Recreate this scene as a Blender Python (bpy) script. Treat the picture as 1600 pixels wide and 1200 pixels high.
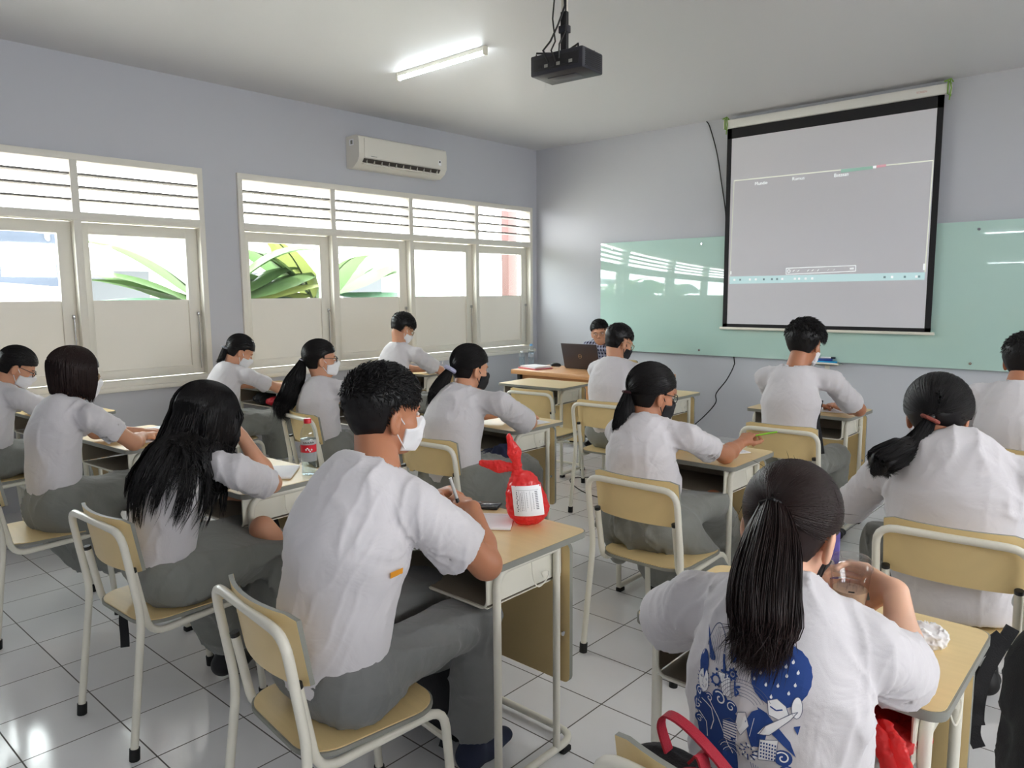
import bpy, bmesh, math, random
import numpy as np
from mathutils import Vector, Matrix, noise

for _o in list(bpy.data.objects):
    bpy.data.objects.remove(_o, do_unlink=True)
SC = bpy.context.scene
COL = SC.collection

# ---------------------------------------------------------------- camera
cam_d = bpy.data.cameras.new('camera')
cam_d.sensor_width = 36.0
cam_d.lens = 36.0 * 1171.63 / 1600.0
cam_d.clip_start = 0.05
cam_d.clip_end = 200
cam = bpy.data.objects.new('camera', cam_d)
COL.objects.link(cam)
PITCH, YAW, ROLL = 0.12171847, -0.73297836, -0.00770095
_cy, _sy, _cp, _sp = math.cos(YAW), math.sin(YAW), math.cos(PITCH), math.sin(PITCH)
_f = Vector((_sy * _cp, _cy * _cp, -_sp)); _r = Vector((_cy, -_sy, 0)); _u = _r.cross(_f)
_r2 = _r * math.cos(ROLL) + _u * math.sin(ROLL); _u2 = -_r * math.sin(ROLL) + _u * math.cos(ROLL)
cam.matrix_world = Matrix(((_r2.x, _u2.x, -_f.x, 0), (_r2.y, _u2.y, -_f.y, 0), (_r2.z, _u2.z, -_f.z, 1.5), (0, 0, 0, 1)))
SC.camera = cam

# ---------------------------------------------------------------- colour management
SC.view_settings.view_transform = 'Standard'
SC.view_settings.look = 'None'
SC.view_settings.exposure = 0.82
SC.view_settings.gamma = 1.0
SC.view_settings.use_curve_mapping = False

# ---------------------------------------------------------------- room dimensions (metres, camera stands at x=0 y=0)
XL, XR, YF, YB, H = -5.985, 2.3, 7.118, -2.6, 3.19

# ---------------------------------------------------------------- world: hazy bright sky
world = bpy.data.worlds.new('World'); SC.world = world; world.use_nodes = True
_bg = world.node_tree.nodes['Background']
_bg.inputs['Color'].default_value = (0.94, 0.97, 1.0, 1)
_bg.inputs['Strength'].default_value = 9.0

sun_d = bpy.data.lights.new('sun', 'SUN'); sun_d.energy = 7.0; sun_d.angle = math.radians(2); sun_d.color = (1, .97, .93)
sun = bpy.data.objects.new('sun', sun_d); COL.objects.link(sun)
sun.rotation_euler = Vector((-0.32, 0.2, -0.9)).to_track_quat('-Z', 'Y').to_euler()

def portal(name, loc, rot, sx, sy):
    d = bpy.data.lights.new(name, 'AREA'); d.shape = 'RECTANGLE'; d.size = sx; d.size_y = sy
    d.cycles.is_portal = True
    o = bpy.data.objects.new(name, d); COL.objects.link(o); o.location = loc; o.rotation_euler = rot
    return o
W1 = (0.30, 2.935); W2 = (3.232, 7.018); WZ0, WZ1 = 0.80, 2.505      # the two window groups in the left wall
portal('window_light', (XL - .12, sum(W2) / 2, 1.95), (0, -math.pi / 2, 0), 1.15, W2[1] - W2[0])
portal('window_light', (XL - .12, sum(W1) / 2, 1.95), (0, -math.pi / 2, 0), 1.15, W1[1] - W1[0])
portal('window_light', (XR + .05, 2.2, 2.1), (0, math.pi / 2, 0), .7, 6.4)  # portal at the added fill window in the unseen right wall

SC.cycles.max_bounces = 10
SC.cycles.diffuse_bounces = 5
SC.cycles.glossy_bounces = 4
SC.cycles.transmission_bounces = 8
SC.cycles.transparent_max_bounces = 12
SC.cycles.sample_clamp_indirect = 6.0
SC.cycles.caustics_reflective = False
SC.cycles.caustics_refractive = False
SC.cycles.use_denoising = True
try:
    SC.cycles.denoiser = 'OPENIMAGEDENOISE'
except Exception:
    pass

# ---------------------------------------------------------------- materials
MATS = {}
def srgb(r, g, b):
    f = lambda c: (c / 255 / 12.92) if c / 255 <= .04045 else ((c / 255 + .055) / 1.055) ** 2.4
    return (f(r), f(g), f(b), 1)
def mat(name, col, rough=.5, metal=0., spec=.5, noise_amt=0., noise_scale=20., bump=0., bump_scale=60., stretch=None, coat=0., trans=0., sheen=0., sub=0., emit=None, estr=0.):
    if name in MATS: return MATS[name]
    m = bpy.data.materials.new(name); m.use_nodes = True
    nt = m.node_tree; N = nt.nodes; L = nt.links; b = N['Principled BSDF']
    b.inputs['Base Color'].default_value = col; b.inputs['Roughness'].default_value = rough
    b.inputs['Metallic'].default_value = metal; b.inputs['Specular IOR Level'].default_value = spec
    b.inputs['Coat Weight'].default_value = coat; b.inputs['Transmission Weight'].default_value = trans
    b.inputs['Sheen Weight'].default_value = sheen
    if sub:
        b.inputs['Subsurface Weight'].default_value = sub; b.inputs['Subsurface Radius'].default_value = (.01, .004, .002)
        b.inputs['Subsurface Scale'].default_value = 1.
    if emit: b.inputs['Emission Color'].default_value = emit; b.inputs['Emission Strength'].default_value = estr
    if noise_amt or bump:
        tc = N.new('ShaderNodeTexCoord'); mp = N.new('ShaderNodeMapping')
        if stretch: mp.inputs['Scale'].default_value = stretch
        L.new(tc.outputs['Object'], mp.inputs['Vector'])
    if noise_amt:
        n = N.new('ShaderNodeTexNoise'); n.inputs['Scale'].default_value = noise_scale; n.inputs['Detail'].default_value = 5
        L.new(mp.outputs['Vector'], n.inputs['Vector'])
        mx = N.new('ShaderNodeMix'); mx.data_type = 'RGBA'
        mx.inputs['A'].default_value = tuple(max(0, c * (1 - noise_amt)) for c in col[:3]) + (1,)
        mx.inputs['B'].default_value = tuple(min(1, c * (1 + noise_amt)) for c in col[:3]) + (1,)
        L.new(n.outputs['Fac'], mx.inputs['Factor']); L.new(mx.outputs['Result'], b.inputs['Base Color'])
    if bump:
        n2 = N.new('ShaderNodeTexNoise'); n2.inputs['Scale'].default_value = bump_scale; n2.inputs['Detail'].default_value = 4
        L.new(mp.outputs['Vector'], n2.inputs['Vector'])
        bp = N.new('ShaderNodeBump'); bp.inputs['Strength'].default_value = bump; bp.inputs['Distance'].default_value = .01
        L.new(n2.outputs['Fac'], bp.inputs['Height']); L.new(bp.outputs['Normal'], b.inputs['Normal'])
    MATS[name] = m
    return m
def clear_mat(name, tint=(1, 1, 1, 1), gloss=.08, rough=.02, film=0.):
    """thin clear sheet: transparent with a weak mirror, optionally a little milky"""
    m = bpy.data.materials.new(name); m.use_nodes = True; nt = m.node_tree; N = nt.nodes; L = nt.links
    N.remove(N['Principled BSDF']); out = N['Material Output']
    t = N.new('ShaderNodeBsdfTransparent'); t.inputs['Color'].default_value = tint
    g = N.new('ShaderNodeBsdfGlossy'); g.inputs['Roughness'].default_value = rough
    fr = N.new('ShaderNodeLayerWeight'); fr.inputs['Blend'].default_value = .5
    pw = N.new('ShaderNodeMath'); pw.operation = 'POWER'; pw.inputs[1].default_value = 5; L.new(fr.outputs['Facing'], pw.inputs[0])
    ad = N.new('ShaderNodeMath'); ad.operation = 'MULTIPLY_ADD'; ad.inputs[1].default_value = .9; ad.inputs[2].default_value = gloss * .5; L.new(pw.outputs[0], ad.inputs[0])
    mx = N.new('ShaderNodeMixShader'); L.new(ad.outputs[0], mx.inputs[0]); L.new(t.outputs[0], mx.inputs[1]); L.new(g.outputs[0], mx.inputs[2])
    last = mx
    if film:
        d = N.new('ShaderNodeBsdfDiffuse'); d.inputs['Color'].default_value = (.9, .9, .92, 1)
        m2 = N.new('ShaderNodeMixShader'); m2.inputs[0].default_value = film; L.new(mx.outputs[0], m2.inputs[1]); L.new(d.outputs[0], m2.inputs[2]); last = m2
    L.new(last.outputs[0], out.inputs['Surface']); MATS[name] = m
    return m
def translucent_mat(name, col, fac=.4, rough=.6, tfac=0., gloss=.0):
    """cloth, leaf or plastic film: lets light through diffusely"""
    m = bpy.data.materials.new(name); m.use_nodes = True; nt = m.node_tree; N = nt.nodes; L = nt.links
    b = N['Principled BSDF']; b.inputs['Base Color'].default_value = col; b.inputs['Roughness'].default_value = rough
    t = N.new('ShaderNodeBsdfTranslucent'); t.inputs['Color'].default_value = col
    mx = N.new('ShaderNodeMixShader'); mx.inputs[0].default_value = fac
    L.new(b.outputs[0], mx.inputs[1]); L.new(t.outputs[0], mx.inputs[2]); last = mx
    if tfac:
        tr = N.new('ShaderNodeBsdfTransparent'); tr.inputs['Color'].default_value = tuple(min(1, c * 1.1 + .15) for c in col[:3]) + (1,)
        m2 = N.new('ShaderNodeMixShader'); m2.inputs[0].default_value = tfac; L.new(last.outputs[0], m2.inputs[1]); L.new(tr.outputs[0], m2.inputs[2]); last = m2
    L.new(last.outputs[0], N['Material Output'].inputs['Surface']); MATS[name] = m
    return m

M_white_metal = mat('cream enamel steel', srgb(226, 222, 208), .35, coat=.2)
M_wood = mat('pale beech laminate', srgb(226, 200, 146), .38, noise_amt=.07, noise_scale=3, stretch=(1, 22, 1))
M_edge = mat('grey edge band', srgb(138, 138, 130), .5)
M_dark = mat('dark plastic', srgb(28, 27, 28), .45)
M_rubber = mat('black rubber', srgb(16, 15, 15), .6)
M_binin = mat('grey steel tray', srgb(150, 140, 124), .4)
M_skin = mat('skin', srgb(206, 150, 118), .5, sub=.12, noise_amt=.06, noise_scale=14)
M_skin_tan = mat('tan skin', srgb(184, 124, 92), .5, sub=.12, noise_amt=.06, noise_scale=14)
M_skin_pale = mat('pale skin', srgb(224, 176, 148), .5, sub=.12, noise_amt=.05, noise_scale=14)
M_shirt = mat('white cotton', srgb(211, 207, 210), .85, sheen=.2, bump=.12, bump_scale=900)
def cloth_wrinkles(m, scale=9., dist=.012, strength=.5):
    nt = m.node_tree; N = nt.nodes; L = nt.links; b = N['Principled BSDF']; tc = N.new('ShaderNodeTexCoord')
    n = N.new('ShaderNodeTexNoise'); n.inputs['Scale'].default_value = scale; n.inputs['Detail'].default_value = 3; n.inputs['Distortion'].default_value = 1.2; n.inputs['Roughness'].default_value = .45
    L.new(tc.outputs['Object'], n.inputs['Vector']); bp = N.new('ShaderNodeBump'); bp.inputs['Strength'].default_value = strength; bp.inputs['Distance'].default_value = dist
    L.new(n.outputs['Fac'], bp.inputs['Height']); old = b.inputs['Normal'].links[0].from_socket if b.inputs['Normal'].links else None
    if old: L.new(old, bp.inputs['Normal'])
    L.new(bp.outputs['Normal'], b.inputs['Normal'])
cloth_wrinkles(M_shirt)
M_grey = mat('grey uniform cloth', srgb(128, 129, 124), .8, sheen=.15, noise_amt=.04, noise_scale=30, bump=.1, bump_scale=700)
M_grey_dark = mat('darker grey uniform cloth', srgb(112, 113, 112), .8, sheen=.15, noise_amt=.04, noise_scale=30, bump=.1, bump_scale=700)
cloth_wrinkles(M_grey, 7., .02, .55); cloth_wrinkles(M_grey_dark, 7., .02, .55)
M_hair = mat('black hair', srgb(17, 14, 15), .42, spec=.3)
M_hair_brown = mat('dark brown hair', srgb(34, 20, 18), .42, spec=.3)
M_mask = mat('white mask', srgb(236, 236, 238), .8)
M_mask_black = mat('black mask', srgb(26, 26, 30), .7)
M_paper = mat('white paper', srgb(244, 244, 246), .7)
M_frame = mat('cream window paint', srgb(228, 224, 213), .45)
M_black_cloth = mat('black bag cloth', srgb(20, 20, 24), .75, bump=.3, bump_scale=300)
M_navy = mat('navy cloth', srgb(20, 26, 58), .8)
M_chrome = mat('polished metal', srgb(200, 200, 202), .2, metal=1)

# ---------------------------------------------------------------- object helpers
def tag(o, label=None, cat=None, group=None, kind=None):
    if label: o['label'] = label
    if cat: o['category'] = cat
    if group: o['group'] = group
    if kind: o['kind'] = kind
    return o
def empty(name, loc=(0, 0, 0), rz=0., label=None, cat=None, group=None, kind=None):
    o = bpy.data.objects.new(name, None); o.empty_display_size = .1; COL.objects.link(o)
    o.location = loc; o.rotation_euler = (0, 0, rz)
    return tag(o, label, cat, group, kind)
def children_of(o): return [c for c in bpy.data.objects if c.parent == o]
def copy_tree(o, parent=None):
    c = o.copy(); COL.objects.link(c)
    if parent is not None: c.parent = parent
    for ch in children_of(o):
        if ch.name not in _made: copy_tree(ch, c)
    return c
_made = set()

class MB:
    """collects shapes, then links them as ONE mesh object"""
    def __init__(s): s.v = []; s.f = []; s.m = []; s.mats = []; s.smooth = []
    def _mi(s, m):
        if m not in s.mats: s.mats.append(m)
        return s.mats.index(m)
    def add(s, vs, fs, m, smooth=False):
        b = len(s.v); s.v += [tuple(v) for v in vs]; i = s._mi(m)
        for f in fs: s.f.append(tuple(b + k for k in f)); s.m.append(i); s.smooth.append(smooth)
        return s
    def box(s, x0, x1, y0, y1, z0, z1, m, T=None):
        vs = [Vector((x, y, z)) for z in (z0, z1) for y in (y0, y1) for x in (x0, x1)]
        if T is not None: vs = [T @ v for v in vs]
        return s.add(vs, [(0, 2, 3, 1), (4, 5, 7, 6), (0, 1, 5, 4), (2, 6, 7, 3), (0, 4, 6, 2), (1, 3, 7, 5)], m)
    def bbox(s, x0, x1, y0, y1, z0, z1, m, r=.005, seg=2, T=None):
        """box with rounded edges"""
        bm = bmesh.new(); bmesh.ops.create_cube(bm, size=1)
        for v in bm.verts: v.co = Vector(((x0 + x1) / 2 + v.co.x * (x1 - x0), (y0 + y1) / 2 + v.co.y * (y1 - y0), (z0 + z1) / 2 + v.co.z * (z1 - z0)))
        bmesh.ops.bevel(bm, geom=bm.edges[:] , offset=r, segments=seg, affect='EDGES', profile=.5)
        return s.bm(bm, m, T, True)
    def bm(s, bm, m, T=None, smooth=False):
        bm.verts.ensure_lookup_table(); bm.verts.index_update()
        vs = [(T @ v.co) if T is not None else v.co.copy() for v in bm.verts]
        s.add(vs, [[v.index for v in f.verts] for f in bm.faces], m, smooth); bm.free(); return s
    def tube(s, pts, r, m, n=10, cap=True, closed=False, fillet=0.):
        pts = [Vector(p) for p in pts]
        if fillet: pts = round_path(pts, fillet)
        N = len(pts); rs = r if isinstance(r, (list, tuple)) else [r] * N
        ring = []; t0 = None
        for i, p in enumerate(pts):
            if closed: t = (pts[(i + 1) % N] - pts[i - 1]).normalized()
            else: t = ((pts[min(i + 1, N - 1)] - pts[max(i - 1, 0)])).normalized()
            if t0 is None:
                a = Vector((0, 0, 1)) if abs(t.z) < .9 else Vector((1, 0, 0)); n1 = t.cross(a).normalized()
            else:
                n1 = (n1 - t * n1.dot(t)); n1 = n1.normalized() if n1.length > 1e-6 else t.orthogonal().normalized()
            t0 = t; n2 = t.cross(n1)
            ring.append([p + (n1 * math.cos(2 * math.pi * k / n) + n2 * math.sin(2 * math.pi * k / n)) * rs[i] for k in range(n)])
        vs = [v for rg in ring for v in rg]; fs = []
        for i in range(N if closed else N - 1):
            a = i * n; b = ((i + 1) % N) * n
            for k in range(n): fs.append((a + k, a + (k + 1) % n, b + (k + 1) % n, b + k))
        if cap and not closed: fs += [tuple(range(n))[::-1], tuple((N - 1) * n + k for k in range(n))]
        return s.add(vs, fs, m, True)
    def cyl(s, p0, p1, r, m, n=16, r1=None): return s.tube([p0, p1], [r, r if r1 is None else r1], m, n)
    def lathe(s, prof, c, m, n=24, T=None):
        c = Vector(c); vs = []; fs = []
        for (r, z) in prof:
            for k in range(n):
                v = Vector((r * math.cos(2 * math.pi * k / n), r * math.sin(2 * math.pi * k / n), z)) + c
                vs.append(T @ v if T is not None else v)
        for i in range(len(prof) - 1):
            for k in range(n): fs.append((i * n + k, i * n + (k + 1) % n, (i + 1) * n + (k + 1) % n, (i + 1) * n + k))
        return s.add(vs, fs, m, True)
    def prism(s, poly, z0, z1, m, T=None, side=None):
        """2-D outline extruded in z"""
        n = len(poly); vs = [Vector((x, y, z0)) for x, y in poly] + [Vector((x, y, z1)) for x, y in poly]
        if T is not None: vs = [T @ v for v in vs]
        s.add(vs, [tuple(range(n))[::-1], tuple(range(n, 2 * n))], m)
        return s.add(vs, [(k, (k + 1) % n, n + (k + 1) % n, n + k) for k in range(n)], side or m)
    def ell(s, c, rx, ry, rz, m, T=None, seg=16, ring=10):
        bm = bmesh.new(); bmesh.ops.create_uvsphere(bm, u_segments=seg, v_segments=ring, radius=1)
        for v in bm.verts: v.co = Vector((c[0] + v.co.x * rx, c[1] + v.co.y * ry, c[2] + v.co.z * rz))
        return s.bm(bm, m, T, True)
    def build(s, name, parent=None, loc=None, rz=0.):
        me = bpy.data.meshes.new(name); me.from_pydata(s.v, [], s.f)
        for m in s.mats: me.materials.append(m)
        me.polygons.foreach_set('material_index', s.m); me.polygons.foreach_set('use_smooth', s.smooth); me.update()
        if any(s.smooth) and not all(s.smooth) or True:
            try: me.set_sharp_from_angle(angle=math.radians(40))
            except Exception: pass
        o = bpy.data.objects.new(name, me); COL.objects.link(o)
        if parent is not None: o.parent = parent
        if loc is not None: o.location = loc
        if rz: o.rotation_euler = (0, 0, rz)
        return o
def round_path(pts, r, seg=5):
    out = [pts[0]]
    for i in range(1, len(pts) - 1):
        a, p, b = pts[i - 1], pts[i], pts[i + 1]
        d1 = (a - p); d2 = (b - p); rr = min(r, d1.length * .49, d2.length * .49)
        if d1.angle(d2) > math.pi - .02: out.append(p); continue
        p1 = p + d1.normalized() * rr; p2 = p + d2.normalized() * rr
        for k in range(seg + 1):
            t = k / seg; out.append(p1 * (1 - t) ** 2 + p * 2 * t * (1 - t) + p2 * t * t)
    out.append(pts[-1]); return out
def rrect(x0, x1, y0, y1, r, seg=5):
    out = []
    for cx, cy, a0 in ((x1 - r, y0 + r, -90), (x1 - r, y1 - r, 0), (x0 + r, y1 - r, 90), (x0 + r, y0 + r, 180)):
        for k in range(seg + 1):
            a = math.radians(a0 + 90 * k / seg); out.append((cx + r * math.cos(a), cy + r * math.sin(a)))
    return out
def RZ(a): return Matrix.Rotation(a, 4, 'Z')
def TR(x, y, z): return Matrix.Translation((x, y, z))
# ================================================================ the room shell
def wall_mat(name, col):
    return mat(name, col, .75, noise_amt=.03, noise_scale=1.2, bump=.05, bump_scale=14)
M_wall = wall_mat('lavender grey wall paint', srgb(194, 195, 201))
M_ceil = mat('white ceiling paint', srgb(211, 210, 212), .45, noise_amt=.015, noise_scale=.8, bump=.04, bump_scale=5)
def tile_mat():
    m = bpy.data.materials.new('glazed white floor tiles'); m.use_nodes = True; nt = m.node_tree; N = nt.nodes; L = nt.links; b = N['Principled BSDF']
    tc = N.new('ShaderNodeTexCoord'); mp = N.new('ShaderNodeMapping'); mp.inputs['Location'].default_value = (4.224 + .15178 * 0, -.919, 0)
    L.new(tc.outputs['Object'], mp.inputs['Vector'])
    br = N.new('ShaderNodeTexBrick'); br.offset = 0; br.squash = 1
    br.inputs['Scale'].default_value = 1.0; br.inputs['Brick Width'].default_value = .30357; br.inputs['Row Height'].default_value = .30357
    br.inputs['Mortar Size'].default_value = .0026; br.inputs['Mortar Smooth'].default_value = .1
    br.inputs['Color1'].default_value = srgb(240, 239, 240); br.inputs['Color2'].default_value = srgb(229, 228, 229); br.inputs['Mortar'].default_value = srgb(88, 82, 78)
    L.new(mp.outputs['Vector'], br.inputs['Vector'])
    n = N.new('ShaderNodeTexNoise'); n.inputs['Scale'].default_value = 3; n.inputs['Detail'].default_value = 6; L.new(tc.outputs['Object'], n.inputs['Vector'])
    mx = N.new('ShaderNodeMix'); mx.data_type = 'RGBA'; mx.blend_type = 'MULTIPLY'; mx.inputs['Factor'].default_value = .12
    L.new(br.outputs['Color'], mx.inputs['A']); L.new(n.outputs['Fac'], mx.inputs['B']); L.new(mx.outputs['Result'], b.inputs['Base Color'])
    r = N.new('ShaderNodeMapRange'); r.inputs['To Min'].default_value = .13; r.inputs['To Max'].default_value = .7; L.new(br.outputs['Fac'], r.inputs['Value']); L.new(r.outputs[0], b.inputs['Roughness'])
    n2 = N.new('ShaderNodeTexNoise'); n2.inputs['Scale'].default_value = 7; n2.inputs['Detail'].default_value = 2; L.new(tc.outputs['Object'], n2.inputs['Vector'])
    ad = N.new('ShaderNodeMath'); ad.operation = 'MULTIPLY_ADD'; ad.inputs[1].default_value = -1.2; L.new(br.outputs['Fac'], ad.inputs[0]); L.new(n2.outputs['Fac'], ad.inputs[2])
    bp = N.new('ShaderNodeBump'); bp.inputs['Strength'].default_value = .22; bp.inputs['Distance'].default_value = .004
    L.new(ad.outputs[0], bp.inputs['Height']); L.new(bp.outputs['Normal'], b.inputs['Normal']); b.inputs['Specular IOR Level'].default_value = .6
    return m
def struct(name, mb, label=None): return tag(mb.build(name), label, None, None, 'structure')
T_ = .14
struct('floor', MB().box(XL, XR, YB, YF, -.05, 0, tile_mat()), 'white glazed square floor tiles with dark joints')
struct('ceiling', MB().box(XL - T_, XR + T_, YB - T_, YF + T_, H, H + .1, M_ceil), 'smooth white ceiling')
struct('wall_front', MB().box(XL - T_, XR + T_, YF, YF + T_, -.05, H, M_wall), 'lavender grey front wall behind the green glass board')
w = MB()
ys = [YB - T_, W1[0], W1[1], W2[0], W2[1], YF]
for a, b_ in ((ys[0], ys[1]), (ys[2], ys[3]), (ys[4], ys[5])): w.box(XL - T_, XL, a, b_, -.05, H, M_wall)
for a, b_ in ((ys[1], ys[2]), (ys[3], ys[4])):
    w.box(XL - T_, XL, a, b_, -.05, WZ0, M_wall); w.box(XL - T_, XL, a, b_, WZ1, H, M_wall)
struct('wall_left', w, 'lavender grey wall with two long windows')
w = MB(); w.box(XR, XR + T_, YB - T_, -1, -.05, H, M_wall); w.box(XR, XR + T_, 5.4, YF, -.05, H, M_wall)
w.box(XR, XR + T_, -1, 5.4, -.05, 1.75, M_wall); w.box(XR, XR + T_, -1, 5.4, 2.45, H, M_wall)
struct('wall_right', w)
struct('wall_back', MB().box(XL, XR, YB - T_, YB, -.05, H, M_wall))

M_glass = clear_mat('window glass', (.97, 1, .98, 1), .05)
M_lower = translucent_mat('cream painted glass panel', srgb(216, 213, 206), .16, .5)
M_slat = mat('grey louvre boards', srgb(126, 122, 116), .6)  # one even grey on all sides of the slats
def window_group(idx, y0, y1, mulls, label):
    e = empty('window_%d' % idx, (XL, y0, WZ0), 0, label, None, None, 'structure')
    L = lambda y: y - y0
    d0, d1 = -.12, .022     # frame depth, sits slightly proud of the wall
    ZT = WZ1 - WZ0; zt = 2.035 - WZ0; zt2 = 2.095 - WZ0; W = y1 - y0
    f = MB(); m = M_frame
    f.bbox(d0, d1, 0, W, 0, .055, m, .004); f.bbox(d0, d1, 0, W, ZT - .05, ZT, m, .004)
    f.bbox(d0, d1, 0, .045, .05, ZT - .045, m, .004); f.bbox(d0, d1, W - .045, W, .05, ZT - .045, m, .004)
    f.bbox(d0, d1 + .004, .04, W - .04, zt, zt2, m, .004)
    f.bbox(d0, .05, -.02, W + .02, -.025, .012, m, .006)
    f.build('window_frame', e)
    edges = [0.02] + [L(q) for q in mulls] + [W - .02]
    for q in mulls:
        MB().bbox(d0, d1 + .002, L(q) - .026, L(q) + .026, .05, ZT - .045, m, .004).build('mullion', e)
    for i in range(len(edges) - 1):
        a, b_ = edges[i] + .025, edges[i + 1] - .025
        s = MB()
        for k in range(1, 4):
            z = zt2 + (ZT - .05 - zt2) * k / 4
            s.box(-.105, .008, a, b_, z - .007, z + .007, M_slat)
        s.build('louvre', e)
        sx0, sx1 = -.085, -.045
        s = MB(); bz = .06; gz0, gz1 = 1.462 - WZ0, 1.945 - WZ0; top = zt - .006
        s.bbox(sx0, sx1, a, a + .065, bz, top, m, .005); s.bbox(sx0, sx1, b_ - .095, b_, bz, top, m, .005)
        s.bbox(sx0, sx1, a + .06, b_ - .09, gz1, top, m, .005); s.bbox(sx0, sx1, a + .06, b_ - .09, bz, bz + .07, m, .005)
        s.build('sash', e)
        MB().box(-.068, -.062, a + .06, b_ - .09, gz0, gz1 + .005, M_glass).build('glass_pane', e)
        MB().box(-.068, -.060, a + .06, b_ - .09, bz + .065, gz0, M_lower).build('painted_pane', e)
        h = MB(); h.tube([(-.03, b_ - .028, .10), (-.03, b_ - .028, .55)], .004, M_chrome, 6); h.bbox(-.045, -.02, b_ - .036, b_ - .02, .53, .56, M_chrome, .002)
        h.build('bolt', e)
    return e
window_group(1, W1[0], W1[1], [.097, 1.045, 1.99], 'long cream louvred window nearest the camera in the left wall')
window_group(2, W2[0], W2[1], [4.17, 5.11, 6.065], 'long cream louvred window below the air conditioner')
e = empty('window_3', (XR, -1, 1.75), 0, None, None, None, 'structure'); f = MB()  # unseen window put in for fill light, kept to a high strip
for k in range(8): f.box(-.02, .1, 6.4 * k / 7 - .03, 6.4 * k / 7 + .03, 0, .7, M_frame)
f.box(-.02, .1, 0, 6.4, 0, .06, M_frame); f.box(-.02, .1, 0, 6.4, .64, .7, M_frame); f.build('window_frame', e)

# ---------------------------------------------------------------- outside the windows
M_conc = mat('pale concrete yard', srgb(205, 200, 190), .9, noise_amt=.08, noise_scale=3)
struct('ground', MB().box(XL - 22, XL - T_, -14, 22, -.3, -.12, M_conc), 'pale concrete yard outside the windows')
struct('ground_corridor', MB().box(XR + T_, XR + 12, -10, 16, -.3, -.12, M_conc))

# ================================================================ glass board, screen, projector, lamp, air conditioner
M_board = mat('pale green glass', srgb(186, 216, 206), .04, spec=.6, coat=.6)
M_board.node_tree.nodes['Principled BSDF'].inputs['Coat Roughness'].default_value = .02
b = empty('glass_board', (-2.45, YF, .84), 0, 'pale green frameless glass writing board on the front wall', 'whiteboard')
BX0, BX1 = -5.0 + 2.45, .3 + 2.45
MB().bbox(BX0, BX1, -.046, -.036, 0, 1.2, M_board, .002).build('glass_panel', b)
for x in (-4.84, -3.75, -2.53, -1.303, -.1):
    for z in (.05, 1.135):
        MB().cyl((x + 2.45, -.001, z), (x + 2.45, -.052, z), .011, M_chrome).build('standoff_bolt', b)

M_scr = mat('matte white screen fabric', srgb(220, 218, 223), .9)
M_scrb = mat('black screen border', srgb(14, 12, 16), .7)
scr = empty('projection_screen', (-2.54, 7.03, 1.14), 0, 'pull-down projection screen with black border in front of the green board', 'projection screen')
x0, x1, z1 = -.935, .94, 1.925
MB().box(x0 + .045, x1 - .045, -.002, .002, .03, z1 - .1, M_scr).build('fabric', scr)
f = MB(); f.box(x0, x0 + .047, -.0035, .0025, 0, z1, M_scrb); f.box(x1 - .047, x1, -.0035, .0025, 0, z1, M_scrb)
f.box(x0, x1, -.0035, .0025, 0, .032, M_scrb); f.box(x0, x1, -.0035, .0025, z1 - .102, z1, M_scrb); f.build('border', scr)
MB().bbox(x0 - .03, x1 + .03, -.014, .014, -.025, 0, M_white_metal, .005).build('bottom_bar', scr)
f = MB(); f.bbox(x0 - .035, x1 + .045, -.035, .045, z1 - .005, z1 + .075, mat('white screen case', srgb(222, 220, 214), .4), .01); f.build('case', scr)
f = MB()
for x in (x0 + .05, 0, x1 - .05): MB().box(x - .02, x + .02, .03, .086, z1 + .02, z1 + .09, M_edge).build('bracket', scr)
M_green = mat('green cord', srgb(120, 160, 60), .7)
for xx in (x0 - .01, x1 + .03):
    f = MB(); f.tube([(xx, -.042, z1 + .08), (xx, -.042, z1 - .01), (xx, .05, z1 - .012), (xx, .05, z1 + .09), (xx, -.042, z1 + .084)], .006, M_green, 6)
    f.tube([(xx + .01, -.03, z1 + .1), (xx + .025, -.045, z1 + .03), (xx + .012, -.035, z1 - .06)], .005, M_green, 6)
    f.tube([(xx - .03, -.03, z1 + .09), (xx + .02, -.045, z1 + .1), (xx + .03, -.02, z1 + .08)], .006, M_green, 6); f.build('green_cord_knot', scr)
# the projected desktop: projector light drawn as pale, mildly glowing lines and bars
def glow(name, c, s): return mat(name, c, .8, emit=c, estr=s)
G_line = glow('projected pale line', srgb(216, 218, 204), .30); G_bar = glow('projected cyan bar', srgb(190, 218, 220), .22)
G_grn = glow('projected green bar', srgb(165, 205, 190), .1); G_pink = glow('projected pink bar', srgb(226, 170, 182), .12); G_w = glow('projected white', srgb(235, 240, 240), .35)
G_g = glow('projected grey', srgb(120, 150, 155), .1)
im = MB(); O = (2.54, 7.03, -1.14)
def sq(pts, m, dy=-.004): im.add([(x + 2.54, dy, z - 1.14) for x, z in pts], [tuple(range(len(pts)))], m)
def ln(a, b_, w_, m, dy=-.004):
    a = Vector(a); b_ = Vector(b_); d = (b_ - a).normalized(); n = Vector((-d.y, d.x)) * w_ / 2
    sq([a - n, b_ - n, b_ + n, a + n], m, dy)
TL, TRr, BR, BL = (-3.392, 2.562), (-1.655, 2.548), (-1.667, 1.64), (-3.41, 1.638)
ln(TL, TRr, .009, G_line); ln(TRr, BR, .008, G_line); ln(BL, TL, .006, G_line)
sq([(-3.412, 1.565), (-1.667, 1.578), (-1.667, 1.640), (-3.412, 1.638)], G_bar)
sq([(-2.385, 2.528), (-2.12, 2.532), (-2.12, 2.556), (-2.385, 2.558)], G_grn, -.005); sq([(-2.09, 2.537), (-2.015, 2.539), (-2.015, 2.560), (-2.09, 2.558)], G_pink, -.005)
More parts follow.
